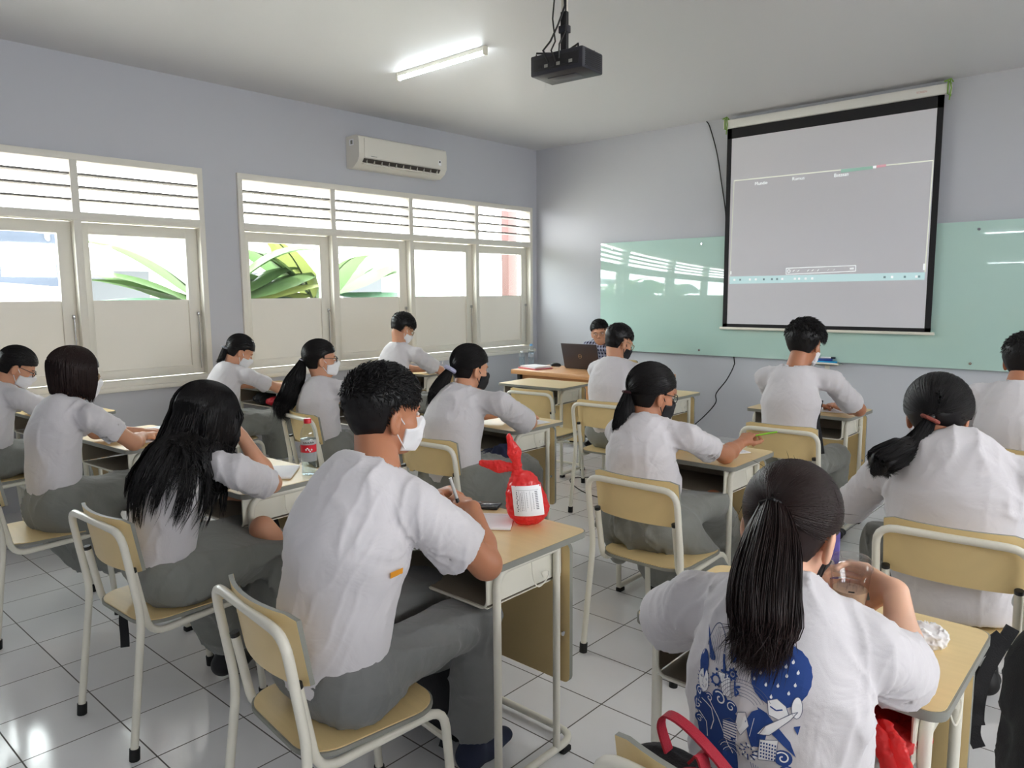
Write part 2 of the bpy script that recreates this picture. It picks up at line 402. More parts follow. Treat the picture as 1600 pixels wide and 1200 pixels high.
sq([(-2.118, 2.536), (-2.094, 2.536), (-2.094, 2.556), (-2.118, 2.556)], G_w, -.005)
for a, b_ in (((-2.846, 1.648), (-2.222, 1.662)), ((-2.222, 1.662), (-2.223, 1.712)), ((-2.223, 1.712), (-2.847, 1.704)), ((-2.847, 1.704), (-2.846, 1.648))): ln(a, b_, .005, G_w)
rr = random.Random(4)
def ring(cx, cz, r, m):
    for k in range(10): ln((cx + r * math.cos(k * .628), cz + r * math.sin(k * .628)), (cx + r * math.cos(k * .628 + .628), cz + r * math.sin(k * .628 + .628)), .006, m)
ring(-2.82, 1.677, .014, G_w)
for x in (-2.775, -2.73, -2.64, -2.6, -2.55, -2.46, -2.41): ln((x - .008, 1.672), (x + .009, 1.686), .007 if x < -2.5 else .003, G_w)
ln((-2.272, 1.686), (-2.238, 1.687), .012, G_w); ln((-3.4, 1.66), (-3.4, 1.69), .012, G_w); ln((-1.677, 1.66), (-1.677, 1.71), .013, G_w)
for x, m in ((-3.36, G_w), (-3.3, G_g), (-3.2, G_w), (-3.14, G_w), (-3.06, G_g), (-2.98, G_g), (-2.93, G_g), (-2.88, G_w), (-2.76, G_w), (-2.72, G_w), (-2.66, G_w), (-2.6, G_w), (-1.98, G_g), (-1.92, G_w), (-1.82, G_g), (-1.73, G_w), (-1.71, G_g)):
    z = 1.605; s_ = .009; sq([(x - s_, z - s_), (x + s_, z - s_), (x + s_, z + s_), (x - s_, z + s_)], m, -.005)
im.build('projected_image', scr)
def text(body, size, loc, rot, m, name, parent, ext=.0004, align='LEFT'):
    c = bpy.data.curves.new(name, 'FONT'); c.body = body; c.size = size; c.extrude = ext; c.align_x = align
    t0 = bpy.data.objects.new(name, c); COL.objects.link(t0); me = bpy.data.meshes.new_from_object(t0); bpy.data.objects.remove(t0); t = bpy.data.objects.new(name, me); COL.objects.link(t); t.location = loc; t.rotation_euler = rot; t.parent = parent
    if not me.materials: me.materials.append(m)
    return t
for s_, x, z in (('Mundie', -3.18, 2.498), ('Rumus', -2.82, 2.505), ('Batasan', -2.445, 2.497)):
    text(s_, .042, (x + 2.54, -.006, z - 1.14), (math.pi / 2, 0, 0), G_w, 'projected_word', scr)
text('SCREEN', .022, (.74, -.0365, z1 + .028), (math.pi / 2, 0, 0), mat('faded red print', srgb(205, 150, 140), .6), 'case_print', scr)

# projector hanging from the ceiling
M_pj = mat('dark charcoal plastic', srgb(40, 40, 48), .4, bump=.05, bump_scale=200)
pj = empty('projector', (-2.36, 3.03, 2.55), math.radians(5), 'black projector hanging upside down from a black ceiling mount', 'projector')
b_ = MB(); b_.bbox(-.15, .15, -.085, .105, 0, .098, M_pj, .008); b_.bbox(-.13, .13, -.088, -.08, .02, .078, M_dark, .002)
b_.build('housing', pj)
f = MB()
for k in range(9): f.box(.149, .1525, -.06, .08, .012 + k * .0088, .016 + k * .0088, M_dark)
for k in range(6): f.box(-.1 + k * .035, -.08 + k * .035, -.0895, -.087, .03, .045, M_edge if k % 2 else M_dark)
f.build('vent_grille', pj)
f = MB(); f.cyl((.07, .10, .05), (.07, .125, .05), .035, M_dark, 20); f.build('lens', pj)
f = MB(); f.bbox(-.09, .07, -.02, .05, -.003, .001, mat('grey plate', srgb(62, 62, 68), .4), .001); f.build('bottom_label_plate', pj)
f = MB()
f.bbox(-.06, .06, -.05, .05, .1, .108, M_dark, .003)
for sx, sy in ((-1, -1), (1, -1), (-1, 1), (1, 1)): f.tube([(sx * .05, sy * .04, .105), (sx * .12, sy * .075, .11), (sx * .12, sy * .075, .097)], .005, M_dark, 6)
f.bbox(-.022, .012, -.012, .012, .105, .30, M_dark, .003); f.bbox(-.030, .02, -.018, .018, .20, .235, M_pj, .003)
f.build('mount_bracket', pj)
f = MB(); f.bbox(-.018, .008, -.011, .011, .28, H - 2.55, M_white_metal, .003); f.bbox(-.06, .05, -.05, .05, H - 2.55 - .008, H - 2.55, M_dark, .002); f.build('mount_pole', pj)
f = MB()
f.tube([(-.04, -.09, .05), (-.05, -.12, .1), (-.055, -.05, .16), (-.03, -.02, .24), (0.01, -.02, .32), (.0, -.02, .45), (-.03, -.02, .62)], .005, M_dark, 7)
f.tube([(.0, -.09, .05), (.0, -.125, .09), (-.02, -.06, .15), (-.055, -.03, .27), (-.04, -.03, .40), (-.045, -.02, .63)], .004, M_dark, 7)
f.tube([(.02, -.09, .06), (.03, -.1, .12), (.02, -.03, .2), (.015, -.02, .35), (.01, -.02, .63)], .004, M_dark, 7)
f.ell((-.035, -.03, .39), .014, .014, .03, M_dark); f.build('cable', pj)

# ceiling lamp
M_tube = mat('lit tube', (1, 1, 1, 1), .5, emit=(.86, .95, 1, 1), estr=14)
def lamp(x, y, label):
    l = empty('ceiling_light', (x, y, H), 0, label, 'ceiling light', 'tube lamps on the ceiling')
    MB().bbox(-.46, .46, -.014, .014, -.03, 0, M_white_metal, .004).build('fitting', l)
    MB().tube([(-.455, 0, -.042), (.455, 0, -.042)], .0145, M_tube, 12).build('tube', l)
    MB().bbox(-.475, -.455, -.018, .018, -.06, 0, M_white_metal, .004).build('end_cap', l); MB().bbox(.455, .475, -.018, .018, -.06, 0, M_white_metal, .004).build('end_cap', l)
lamp(-4.22, 3.92, 'lit white tube lamp on the ceiling in front of the air conditioner')
lamp(-.9, 3.92, 'unseen white tube lamp added as fill above the right desks')  # this tube and the next are out of view, added as fill light
lamp(-.9, -.5, 'unseen white tube lamp added as fill behind the camera')

# air conditioner
M_ac = mat('ivory plastic', srgb(226, 222, 212), .35)
a = empty('air_conditioner', (XL, 4.90, 2.665), 0, 'ivory split air conditioner on the wall above the window', 'air conditioner')
prof = [(0, 0), (0, .285), (.15, .29), (.19, .275), (.2, .22), (.198, .09), (.17, .045), (.1, 0)]
T = Matrix(((0, 0, 1, 0), (0, 0, 0, 0), (0, 0, 0, 0), (0, 0, 0, 1)))
body = MB(); L_ = .55
n = len(prof); body.add([(x, -L_, z) for x, z in prof] + [(x, L_, z) for x, z in prof], [tuple(range(n)), tuple(range(n, 2 * n))[::-1]] + [(k, n + k, n + (k + 1) % n, (k + 1) % n) for k in range(n)], M_ac)
body.build('casing', a)
MB().bbox(.196, .207, -L_ + .06, L_ - .02, .085, .262, M_ac, .004).build('front_panel', a)
f = MB(); f.add([(.203, -.50, .078), (.203, .46, .078), (.176, .46, .045), (.176, -.50, .045)], [(0, 1, 2, 3)], mat('dark slot', srgb(70, 62, 56), .6)); f.build('air_outlet', a)
f = MB()
for k in range(11): f.box(.17, .196, -.46 + k * .088, -.456 + k * .088, .035, .075, M_ac)
f.box(.165, .2, -.5, .47, .026, .034, M_ac); f.build('louvre_vane', a)
f = MB(); f.box(.2075, .2085, .43, .465, .12, .17, M_paper); f.box(.2085, .209, .437, .457, .145, .162, M_dark); f.box(.2075, .2085, -.42, -.35, .1, .106, M_edge)
f.box(.06, .12, -L_ - .002, -L_, .2, .255, M_paper); f.box(.075, .105, -L_ - .003, -L_ - .001, .21, .245, M_edge); f.build('sticker', a)

# cords on the front wall, marker tray and its contents
def cord(name, pts, r, m, label, cat='cord'):
    return tag(MB().tube(smooth_path([Vector(p) for p in pts]), r, m, 6).build(name), label, cat)
def smooth_path(P, k=6):
    out = []
    for i in range(len(P) - 1):
        p0 = P[max(i - 1, 0)]; p1 = P[i]; p2 = P[i + 1]; p3 = P[min(i + 2, len(P) - 1)]
        for j in range(k):
            t = j / k; out.append(.5 * ((2 * p1) + (p2 - p0) * t + (2 * p0 - 5 * p1 + 4 * p2 - p3) * t * t + (3 * p1 - p0 - 3 * p2 + p3) * t ** 3))
    out.append(P[-1]); return out
cord('wall_cable', [(-3.74, YF - .02, H - .005), (-3.70, YF - .02, 3.12), (-3.62, YF - .015, 2.86), (-3.56, YF - .015, 2.55), (-3.515, YF - .015, 2.3), (-3.5, YF - .015, 2.1), (-3.45, YF - .015, 1.4), (-3.38, YF - .015, .84), (-3.37, YF - .03, .75), (-3.44, YF - .04, .6), (-3.555, YF - .03, .45), (-3.56, YF - .03, .35), (-3.69, YF - .04, .19), (-3.83, YF - .06, .06), (-3.9, YF - .1, .008), (-4.0, YF - .4, .008), (-4.05, YF - .9, .008), (-3.9, 5.7, .008)], .0055, M_rubber, 'black cord running down the front wall beside the projection screen')
tray = empty('marker_tray', (-2.46, YF, .815), 0, 'small white tray fixed under the glass board', 'tray')
f = MB(); f.box(-.13, .13, -.1, 0, 0, .006, M_white_metal); f.box(-.13, .13, -.1, -.095, 0, .022, M_white_metal); f.build('shelf', tray)
MB().box(-.02, .02, -.012, 0, -.05, .0, M_white_metal).build('bracket', tray)
tag(MB().bbox(-2.53, -2.36, YF - .09, YF - .035, .822, .85, mat('cyan plastic', srgb(20, 150, 205), .4), .005).build('board_eraser'), 'cyan board eraser lying in the tray under the board', 'eraser')
tag(MB().bbox(-2.52, -2.4, YF - .088, YF - .04, .851, .872, mat('blue plastic', srgb(30, 60, 140), .4), .005).build('marker_box'), 'dark blue box lying on the cyan eraser', 'box')
mk = empty('marker_pen', (-2.50, YF - .07, .88), 0, 'black and white marker pen on top of the blue box', 'marker pen')
MB().cyl((0, 0, 0), (.09, .012, 0), .0075, M_paper, 10).build('barrel', mk); MB().cyl((.088, .0117, 0), (.125, .0165, 0), .0085, M_dark, 10).build('cap', mk)
# ---------------------------------------------------------------- planting and buildings beyond the windows
M_leaf = translucent_mat('banana leaf', (.075, .125, .05, 1), .45, .4)
M_leaf2 = translucent_mat('yellow banana leaf', (.13, .15, .045, 1), .45, .4)
M_leafd = translucent_mat('deep green leaf', (.04, .09, .055, 1), .4, .45)
M_stem = mat('banana stem', (.05, .07, .03, 1), .6)
def leaf_mesh(mb, base, az, length, width, up, droop, m, rnd):
    """arching banana leaf with a raised midrib and torn, folded blade"""
    n = 16; d = Vector((math.cos(az), math.sin(az), 0)); s = Vector((-math.sin(az), math.cos(az), 0)); p = Vector(base); el = up
    pts = []
    for i in range(n + 1):
        t = i / n; pts.append(p.copy()); el2 = up - droop * t * t; p = p + (d * math.cos(el2) + Vector((0, 0, 1)) * math.sin(el2)) * length / n
    vs = []; fs = []
    for i, p in enumerate(pts):
        t = i / n; w_ = width * math.sin(math.pi * min(1, max(.0, (t - .12) / .88)) ** .75) if t > .12 else .012
        w_ = max(w_, .008); dn = .25 * w_; jag = rnd.uniform(.86, 1.0)
        vs += [p - s * w_ * jag - Vector((0, 0, dn * 1.2)), p - s * w_ * .5 + Vector((0, 0, dn * .1)), p, p + s * w_ * .5 + Vector((0, 0, dn * .1)), p + s * w_ * jag - Vector((0, 0, dn * 1.2))]
    for i in range(n):
        for k in range(4): fs.append((i * 5 + k, i * 5 + k + 1, i * 5 + k + 6, i * 5 + k + 5))
    mb.add(vs, fs, m, True)
    mb.tube([q - Vector((0, 0, .006)) for q in pts], [.016 * (1 - .85 * i / n) for i in range(n + 1)], M_stem, 5)
def banana(x, y, label, leaves, h, seed):
    r = random.Random(seed); e = empty('banana_plant', (x, y, -.12), 0, label, 'banana plant', 'banana plants outside the windows')
    MB().tube([(0, 0, 0), (.02, .01, h * .5), (0, 0, h)], [.1, .08, .05], M_stem, 10).build('stem', e)
    for az, ln_, wd, up, dr, m in leaves:
        f = MB(); leaf_mesh(f, (0, 0, h - r.uniform(0, .25)), math.radians(az), ln_, wd, math.radians(up), math.radians(dr), m, r); f.build('leaf', e)
banana(-7.7, 5.1, 'banana plant with broad pale leaves outside the window under the air conditioner',
       [(-95, 1.4, .30, 34, 40, M_leaf), (88, 1.6, .30, 30, 40, M_leaf), (92, 1.5, .28, 12, 20, M_leafd), (-84, 1.5, .24, 42, 60, M_leaf), (-98, 1.5, .26, 14, 30, M_leafd), (96, 1.7, .22, 22, 34, M_leaf), (84, 1.9, .24, 2, 18, M_leafd), (-70, 1.3, .24, 62, 70, M_leaf2), (10, 1.2, .24, 60, 80, M_leaf), (-104, 1.5, .22, -2, 20, M_leaf), (100, 1.3, .22, 40, 60, M_leaf), (-90, 1.2, .2, 26, 44, M_leafd), (-80, .9, .2, 5, 10, M_leaf2)], 1.62, 2)
banana(-7.6, 3.82, 'banana plant with yellowing leaves behind the wall pier between the two windows',
       [(88, 1.5, .30, 24, 30, M_leaf), (95, 1.4, .28, 8, 16, M_leafd), (-92, 1.4, .30, 16, 24, M_leaf), (-88, 1.5, .24, 30, 42, M_leaf), (-78, 1.4, .24, 10, 24, M_leafd), (-96, 1.6, .22, 48, 66, M_leaf), (-66, 1.0, .22, -4, 14, M_leaf2), (60, 1.3, .25, 50, 80, M_leaf), (84, 1.4, .22, 18, 26, M_leaf2), (-92, 1.3, .2, 20, 26, M_leaf), (-104, 1.2, .24, -6, 20, M_leafd), (92, 1.2, .22, 36, 50, M_leaf)], 1.55, 3)
# hedge: clipped bushes of small leaves
def bush(x, y, w_, h, label, seed, m):
    r = np.random.default_rng(seed); n = 1500
    P = r.normal(size=(n, 3)); P /= np.linalg.norm(P, axis=1)[:, None]; P *= r.uniform(.75, 1.0, (n, 1)); P[:, 2] = np.abs(P[:, 2])
    P = P * np.array([w_ * .5, w_ * .6, h])
    A = r.normal(size=(n, 3)); A /= np.linalg.norm(A, axis=1)[:, None]; B = np.cross(A, r.normal(size=(n, 3))); B /= np.linalg.norm(B, axis=1)[:, None]
    s = .05; V = np.stack([P - A * s, P + B * s * .5, P + A * s, P - B * s * .5], 1).reshape(-1, 3)
    mb = MB(); mb.add([tuple(v) for v in V], [(4 * i, 4 * i + 1, 4 * i + 2, 4 * i + 3) for i in range(n)], m)
    o = mb.build('bush'); o.location = (x, y, -.12); tag(o, label, 'bush', 'low bushes in the yard')
M_hedge = translucent_mat('hedge leaf', (.11, .13, .08, 1), .35, .6)
for i, (x, y, w_, h, lab) in enumerate([(-12, -.2, 2.6, 1.7, 'pale bush in the yard beyond the nearest window bay'), (-11.6, 2.0, 2.4, 1.6, 'pale bush in the yard left of the banana plants'), (-11.8, 4.2, 2.4, 1.45, 'pale bush in the yard behind the banana plants'), (-12.3, 10.6, 3, 1.5, 'pale bush in the yard before the bright building'), (-13, 14.5, 3, 1.6, 'pale bush at the far end of the yard')]):
    bush(x, y, w_, h, lab, i, M_hedge)
# neighbouring building with a corrugated bluish roof, and the red post of the veranda
M_roof = mat('blue grey corrugated roof', (.06, .066, .085, 1), .6, noise_amt=.15, noise_scale=6)
b_ = empty('building', (-17, 2.4, -.12), 0, 'pale neighbouring house under a blue grey corrugated roof', 'building')
MB().box(-2, 1, -6, 14, 0, 2.5, mat('pale house wall', srgb(225, 222, 216), .8)).build('wall', b_)
f = MB()
f.add([(-2.3, -6.5, 3.6), (2.6, -6.5, 2.5), (2.6, 14.5, 2.5), (-2.3, 14.5, 3.6)], [(0, 1, 2, 3)], M_roof); f.build('roof', b_)
for y in (-3, 0, 3, 6, 9): MB().box(.98, 1.03, y, y + 1.2, .9, 2.1, mat('dim window', (.05, .055, .065, 1), .3)).build('window', b_)
aw = empty('awning', (-9.6, 1.75, 1.86), 0, 'dark bluish netting awning seen through the nearest window bay', 'awning')
f = MB(); vs = []; fs = []
M_net = translucent_mat('blue grey netting', (.028, .036, .055, 1), .3, .8)
for i in range(13):
    for j in range(21): vs.append((-.9 + .05 * i + .06 * math.sin(j * .9 + i * .4), -2.4 + .2 * j, .42 - .055 * i - .03 * math.sin(j * .7) + .012 * math.sin(i * 2.1 + j)))
for i in range(12):
    for j in range(20): fs.append((i * 21 + j, i * 21 + j + 1, i * 21 + j + 22, i * 21 + j + 21))
f.add(vs, fs, M_net, True); f.build('net', aw)
for y in (-2.2, 1.4): MB().cyl((-.9, y, -1.98), (-.9, y, .45), .03, M_edge).build('post', aw)
tag(MB().bbox(-7.9, -7.75, 8.55, 8.75, -.12, 3.2, mat('red brown paint', (.05, .016, .012, 1), .6), .01).build('veranda_post'), 'red brown veranda post seen through the last window bay', 'post')
mc = empty('motorcycle_mirror_stand', (-8.3, 8.1, -.12), 0, 'dark round mirror of a parked scooter outside the last window bay', 'mirror')
MB().tube([(0, 0, 0), (0, 0, 1.2), (.0, .05, 1.55)], .015, M_dark, 8).build('stem', mc); MB().ell((0, .05, 1.72), .02, .16, .19, mat('dark mirror', srgb(70, 86, 104), .15)).build('mirror_glass', mc)
# ================================================================ school desks and chairs
DW, DD, DH = .66, .45, .74
def make_desk(loc, rz, label, hook=False):
    e = empty('school_desk', loc, rz, label, 'desk', 'single school desks in rows')
    w2 = DW / 2; y0 = 0; y1 = DD        # local origin: middle of the near edge, on the floor
    f = MB(); f.prism(rrect(-w2, w2, y0, y1, .035), DH - .02, DH - .0015, M_edge); f.prism(rrect(-w2 + .004, w2 - .004, y0 + .004, y1 - .004, .032), DH - .0015, DH, M_wood); f.build('tabletop', e)
    # steel book bin, open towards the seat
    f = MB(); bx = w2 - .055; zb = DH - .145; zt = DH - .021
    for s in (-1, 1): f.bbox(min(s * bx, s * (bx + .002)) - .001, max(s * bx, s * (bx + .002)) + .001, .03, .37, zb + .012, zt, M_white_metal, .001)
    f.bbox(-bx, bx, .03, .37, zb, zb + .003, M_white_metal, .001); f.bbox(-bx, bx, .368, .371, zb, zt, M_white_metal, .001)
    f.tube([(-bx, .03, zt), (-bx, .03, zb), (bx, .03, zb), (bx, .03, zt)], .004, M_white_metal, 6, fillet=.03)
    f.box(-bx + .002, bx - .002, .035, .367, zb + .0035, zb + .005, M_binin); f.box(-bx + .002, bx - .002, .362, .366, zb + .004, zt, M_binin)
    for s in (-1, 1): f.box(min(s * (bx - .003), s * (bx - .002)), max(s * (bx - .003), s * (bx - .002)), .035, .365, zb + .01, zt, M_binin)
    f.build('book_bin', e)
    r = .0125; lx = w2 - .04
    for s in (-1, 1):
        f = MB(); f.tube([(s * lx, .055, .03), (s * lx, .055, DH - .035), (s * lx, .33, DH - .035)], r, M_white_metal, 12, fillet=.055); f.build('leg', e)
        f = MB(); f.tube([(s * lx, .33, .03), (s * lx, .33, DH - .03)], r * .95, M_white_metal, 12); f.build('leg', e)
        f = MB(); f.cyl((s * (lx + .012), .345, .42), (s * (lx + .016), .345, .42), .008, M_chrome, 8); f.build('screw', e)
    f = MB(); f.tube([(-lx, .055, .028), (-lx, .43, .028), (lx, .43, .028), (lx, .055, .028)], r, M_white_metal, 12, fillet=.07); f.build('floor_bar', e)
    for s in (-1, 1):
        for yy in (.07, .37): MB().bbox(s * lx - .015, s * lx + .015, yy - .02, yy + .02, 0, .02, M_rubber, .004).build('rubber_pad', e)
    T = Matrix(((1, 0, 0, 0), (0, 0, -1, .372), (0, 1, 0, 0), (0, 0, 0, 1)))
    f = MB(); f.prism(rrect(-w2 + .02, w2 - .045 + .025, .24, DH - .03, .025), -.016, 0, M_wood, T, M_edge); f.build('modesty_panel', e)
    f = MB(); xx = w2 - .05
    f.tube(smooth_path([Vector((xx + .01, .21, DH - .05)), Vector((xx + .022, .205, DH - .10)), Vector((xx + .03, .22, DH - .125)), Vector((xx + .03, .26, DH - .11)), Vector((xx + .026, .27, DH - .09)), Vector((xx + .022, .245, DH - .09)), Vector((xx + .022, .25, DH - .105))]), .002, M_white_metal, 6); f.build('bag_hook', e)
    return e
def make_chair(loc, rz, label):
    e = empty('school_chair', loc, rz, label, 'chair', 'school chairs at the desks')
    r = .0125; X = .205; sz = .43
    # local: faces +y, origin under the seat middle
    f = MB(); f.tube([(-X - .008, -.245, .03), (-X, -.19, sz + .03), (-X, -.235, .755), (X, -.235, .755), (X, -.19, sz + .03), (X + .008, -.245, .03)], r, M_white_metal, 12, fillet=.06); f.build('back_frame', e)
    for s in (-1, 1):
        f = MB(); f.tube([(s * (X - .01), .235, .03), (s * (X - .015), .205, sz - .02), (s * (X - .026), -.155, sz - .045), (s * (X - .026), -.196, .612)], r, M_white_metal, 12, fillet=.06); f.build('front_leg', e)
        MB().cyl((s * (X - .026), -.1957, .610), (s * (X - .026), -.198, .622), r * 1.02, M_dark, 12).build('tube_plug', e)
        MB().cyl((s * (X + .008), -.246, 0), (s * (X + .008), -.243, .04), .0165, M_rubber, 12).build('rubber_foot', e)
        MB().cyl((s * (X - .01), .236, 0), (s * (X - .01), .234, .04), .0165, M_rubber, 12).build('rubber_foot', e)
    for p0, p1 in (((-X + .015, .218, sz - .12), (X - .015, .218, sz - .12)), ((-X + .02, -.02, sz - .038), (X - .02, -.02, sz - .038))):
        MB().tube([p0, p1], .009, M_white_metal, 8).build('stretcher', e)
    # shaped seat board
    poly = []
    for (px, py) in rrect(-.195, .195, -.185, .205, .09, 7): poly.append((px * (1 + .1 * (py + .2)), py))
    f = MB(); f.prism(poly, sz - .012, sz - .001, M_edge); f.prism([(a * .975, b_ * .975 + .0005) for a, b_ in poly], sz - .001, sz + .0025, M_wood); f.build('seat', e)
    # curved back board
    nx, nz = 12, 5; W = .192; z0, z1 = .60, .785
    vs = []; fs = []
    def P(i, j, side):
        u = -1 + 2 * i / nx; v = j / nz; x = u * W
        if abs(u) > .99: v = .06 + v * .88
        y = -.2 - .012 + .030 * u * u * 0 - .038 * (1 - u * u) - .035 * (v - .4) * .9 + (.012 if side else 0) + .03
        return (x, y, z0 + (z1 - z0) * v)
    for side in (0, 1):
        for i in range(nx + 1):
            for j in range(nz + 1): vs.append(P(i, j, side))
    K = (nx + 1) * (nz + 1); q = lambda i, j, s: s * K + i * (nz + 1) + j
    for i in range(nx):
        for j in range(nz): fs += [(q(i, j, 0), q(i + 1, j, 0), q(i + 1, j + 1, 0), q(i, j + 1, 0)), (q(i, j, 1), q(i, j + 1, 1), q(i + 1, j + 1, 1), q(i + 1, j, 1))]
    f = MB(); f.add(vs, fs, M_wood, True)
    rim = [(q(i, nz, 0), q(i + 1, nz, 0), q(i + 1, nz, 1), q(i, nz, 1)) for i in range(nx)] + [(q(i, 0, 1), q(i + 1, 0, 1), q(i + 1, 0, 0), q(i, 0, 0)) for i in range(nx)]
    rim += [(q(0, j, 0), q(0, j + 1, 0), q(0, j + 1, 1), q(0, j, 1)) for j in range(nz)] + [(q(nx, j, 1), q(nx, j + 1, 1), q(nx, j + 1, 0), q(nx, j, 0)) for j in range(nz)]
    b = len(f.v) - len(vs); i_ = f._mi(M_edge)
    for face in rim: f.f.append(tuple(b + k for k in face)); f.m.append(i_); f.smooth.append(False)
    f.build('backrest', e)
    return e
desk0 = make_desk((-1.71, 1.45, 0), 0, 'wooden-topped school desk holding the red plastic bag, in front of the boy with the pen')
chair0 = make_chair((-1.60, 1.08, 0), math.radians(-6), 'school chair under the boy with short black hair nearest the camera')
def desk(x, y, deg, label): c = copy_tree(desk0); c.location = (x, y, 0); c.rotation_euler = (0, 0, math.radians(deg)); c['label'] = label; return c
def chair(x, y, deg, label): c = copy_tree(chair0); c.location = (x, y, 0); c.rotation_euler = (0, 0, math.radians(deg)); c['label'] = label; return c
# x is the middle of the desk, y its near edge
desk(-.60, 1.45, 0, 'school desk with the crumpled tissue on top, before the girl in the printed T-shirt')
desk(-2.95, 1.36, 3, 'school desk carrying the red-capped water bottle')
desk(-4.16, 1.40, 4, 'school desk under the papers of the girl with bobbed hair')
desk(-5.55, 1.44, 3, 'school desk of the masked girl by the wall at the left edge of the photo')
desk(-.50, 3.05, 0, 'school desk in front of the girl with the wavy low ponytail')
desk(-1.74, 2.99, 0, 'school desk with the pencil pouch and open notebook')
desk(-3.03, 3.02, 0, 'school desk under the arms of the girl with the lavender scrunchie')
desk(-4.30, 3.02, 2, 'school desk before the girl with the long wavy ponytail and dark glasses')
desk(-5.62, 3.10, 2, 'school desk with a red and black bag in its bin, beside the window wall')
desk(-.42, 4.62, 0, 'school desk in front of the boy at the right edge of the photo')
desk(-1.78, 4.62, 0, 'school desk of the boy sitting right below the projection screen')
desk(-3.02, 4.68, 0, 'school desk of the boy in the black mask near the teacher')
desk(-3.98, 4.62, 4, 'empty school desk in front of the teacher table')
desk(-5.58, 4.63, 0, 'school desk of the boy writing beside the window wall')
chair(-2.66, 1.10, 2, 'school chair under the girl whose long loose hair covers her back')
chair(-3.88, 1.05, -4, 'school chair under the girl with bobbed hair')
chair(-.46, 1.17, 0, 'school chair with the red-handled backpack on its seat')
chair(-5.24, 1.14, 0, 'school chair under the masked girl at the left edge of the photo')
chair(-.50, 2.74, 4, 'school chair under the girl with the wavy low ponytail')
chair(-1.57, 2.66, 0, 'school chair under the girl in the dark mask holding a green pencil')
chair(-2.80, 2.66, 4, 'school chair under the girl with the lavender scrunchie')
chair(-3.95, 2.70, -6, 'school chair under the girl with the long wavy ponytail')
chair(-5.30, 2.66, 0, 'school chair under the girl with the grey hair tie by the wall')
chair(-.42, 4.16, 0, 'school chair under the boy at the right edge of the photo')
chair(-1.60, 4.12, 4, 'school chair under the boy below the projection screen')
chair(-2.86, 4.24, 5, 'school chair under the boy in the black mask')
chair(-3.63, 4.42, 6, 'empty school chair pushed in at the vacant desk')
chair(-5.15, 4.18, 0, 'school chair under the boy writing beside the window wall')

# teacher table
M_tw = mat('orange beech laminate', srgb(214, 160, 110), .4, noise_amt=.08, noise_scale=3, stretch=(1, 14, 1))
t = empty('teacher_table', (-4.95, 5.48, 0), math.radians(0), 'orange wooden teacher table with the laptop on it', 'table')
f = MB(); f.bbox(0, 1.5, 0, .6, .70, .745, M_tw, .008); f.build('tabletop', t)
MB().box(.06, 1.44, .09, .105, .22, .70, M_tw).build('modesty_panel', t)
for x in (.03, 1.43): f = MB(); f.bbox(x, x + .045, .06, .12, 0, .70, M_dark, .004); f.build('leg', t); f = MB(); f.bbox(x, x + .045, .5, .56, 0, .70, M_dark, .004); f.build('leg', t)
f = MB(); f.box(.05, 1.45, .3, .33, .1, .14, M_dark); f.build('crossbar', t)
# ================================================================ smooth bodies: distance fields meshed with surface nets
A_ = np.array
def nrm(v): v = np.asarray(v, float); return v / (np.linalg.norm(v) + 1e-12)
def smin(a, b, k):
    h = np.clip(.5 + .5 * (b - a) / k, 0, 1); return b * (1 - h) + a * h - k * h * (1 - h)
def cap(a, b, ra, rb=None):
    a = A_(a, float); b = A_(b, float); rb = ra if rb is None else rb; ba = b - a; L2 = max(ba @ ba, 1e-9)
    def f(p):
        q = p - a; h = np.clip(q @ ba / L2, 0, 1); return np.linalg.norm(q - h[:, None] * ba, axis=1) - (ra + (rb - ra) * h)
    return f
def fcap(a, b, ra, rb, n, fl):
    """tapered capsule flattened along direction n by factor fl"""
    a = A_(a, float); b = A_(b, float); ba = b - a; L2 = max(ba @ ba, 1e-9); n = nrm(n)
    def f(p):
        q = p - a; h = np.clip(q @ ba / L2, 0, 1); q = q - h[:, None] * ba; w = q @ n
        q = q + np.outer(w * (1 / fl - 1), n); return (np.linalg.norm(q, axis=1) - (ra + (rb - ra) * h)) * (fl ** .5)
    return f
def ell(c, r, Rm=None):
    c = A_(c, float); r = A_(r, float)
    def f(p):
        q = p - c
        if Rm is not None: q = q @ Rm
        k0 = np.linalg.norm(q / r, axis=1); k1 = np.linalg.norm(q / (r * r), axis=1) + 1e-9; return k0 * (k0 - 1) / k1
    return f
def union(fs, k):
    ks = k if isinstance(k, (list, tuple)) else [k] * len(fs)
    def f(p):
        d = fs[0](p)
        for g, kk in zip(fs[1:], ks[1:]): d = smin(d, g(p), kk)
        return d
    return f
def cut(fn, pt, n, soft=0.):
    """keep the side of the plane that n points away from"""
    pt = A_(pt, float); n = nrm(n)
    return lambda p: np.maximum(fn(p), (p - pt) @ n)
def sub(fn, g): return lambda p: np.maximum(fn(p), -g(p))
def inframe(fn, c, Rm, s=1.):
    return lambda p: fn((p - c) @ Rm / s) * s
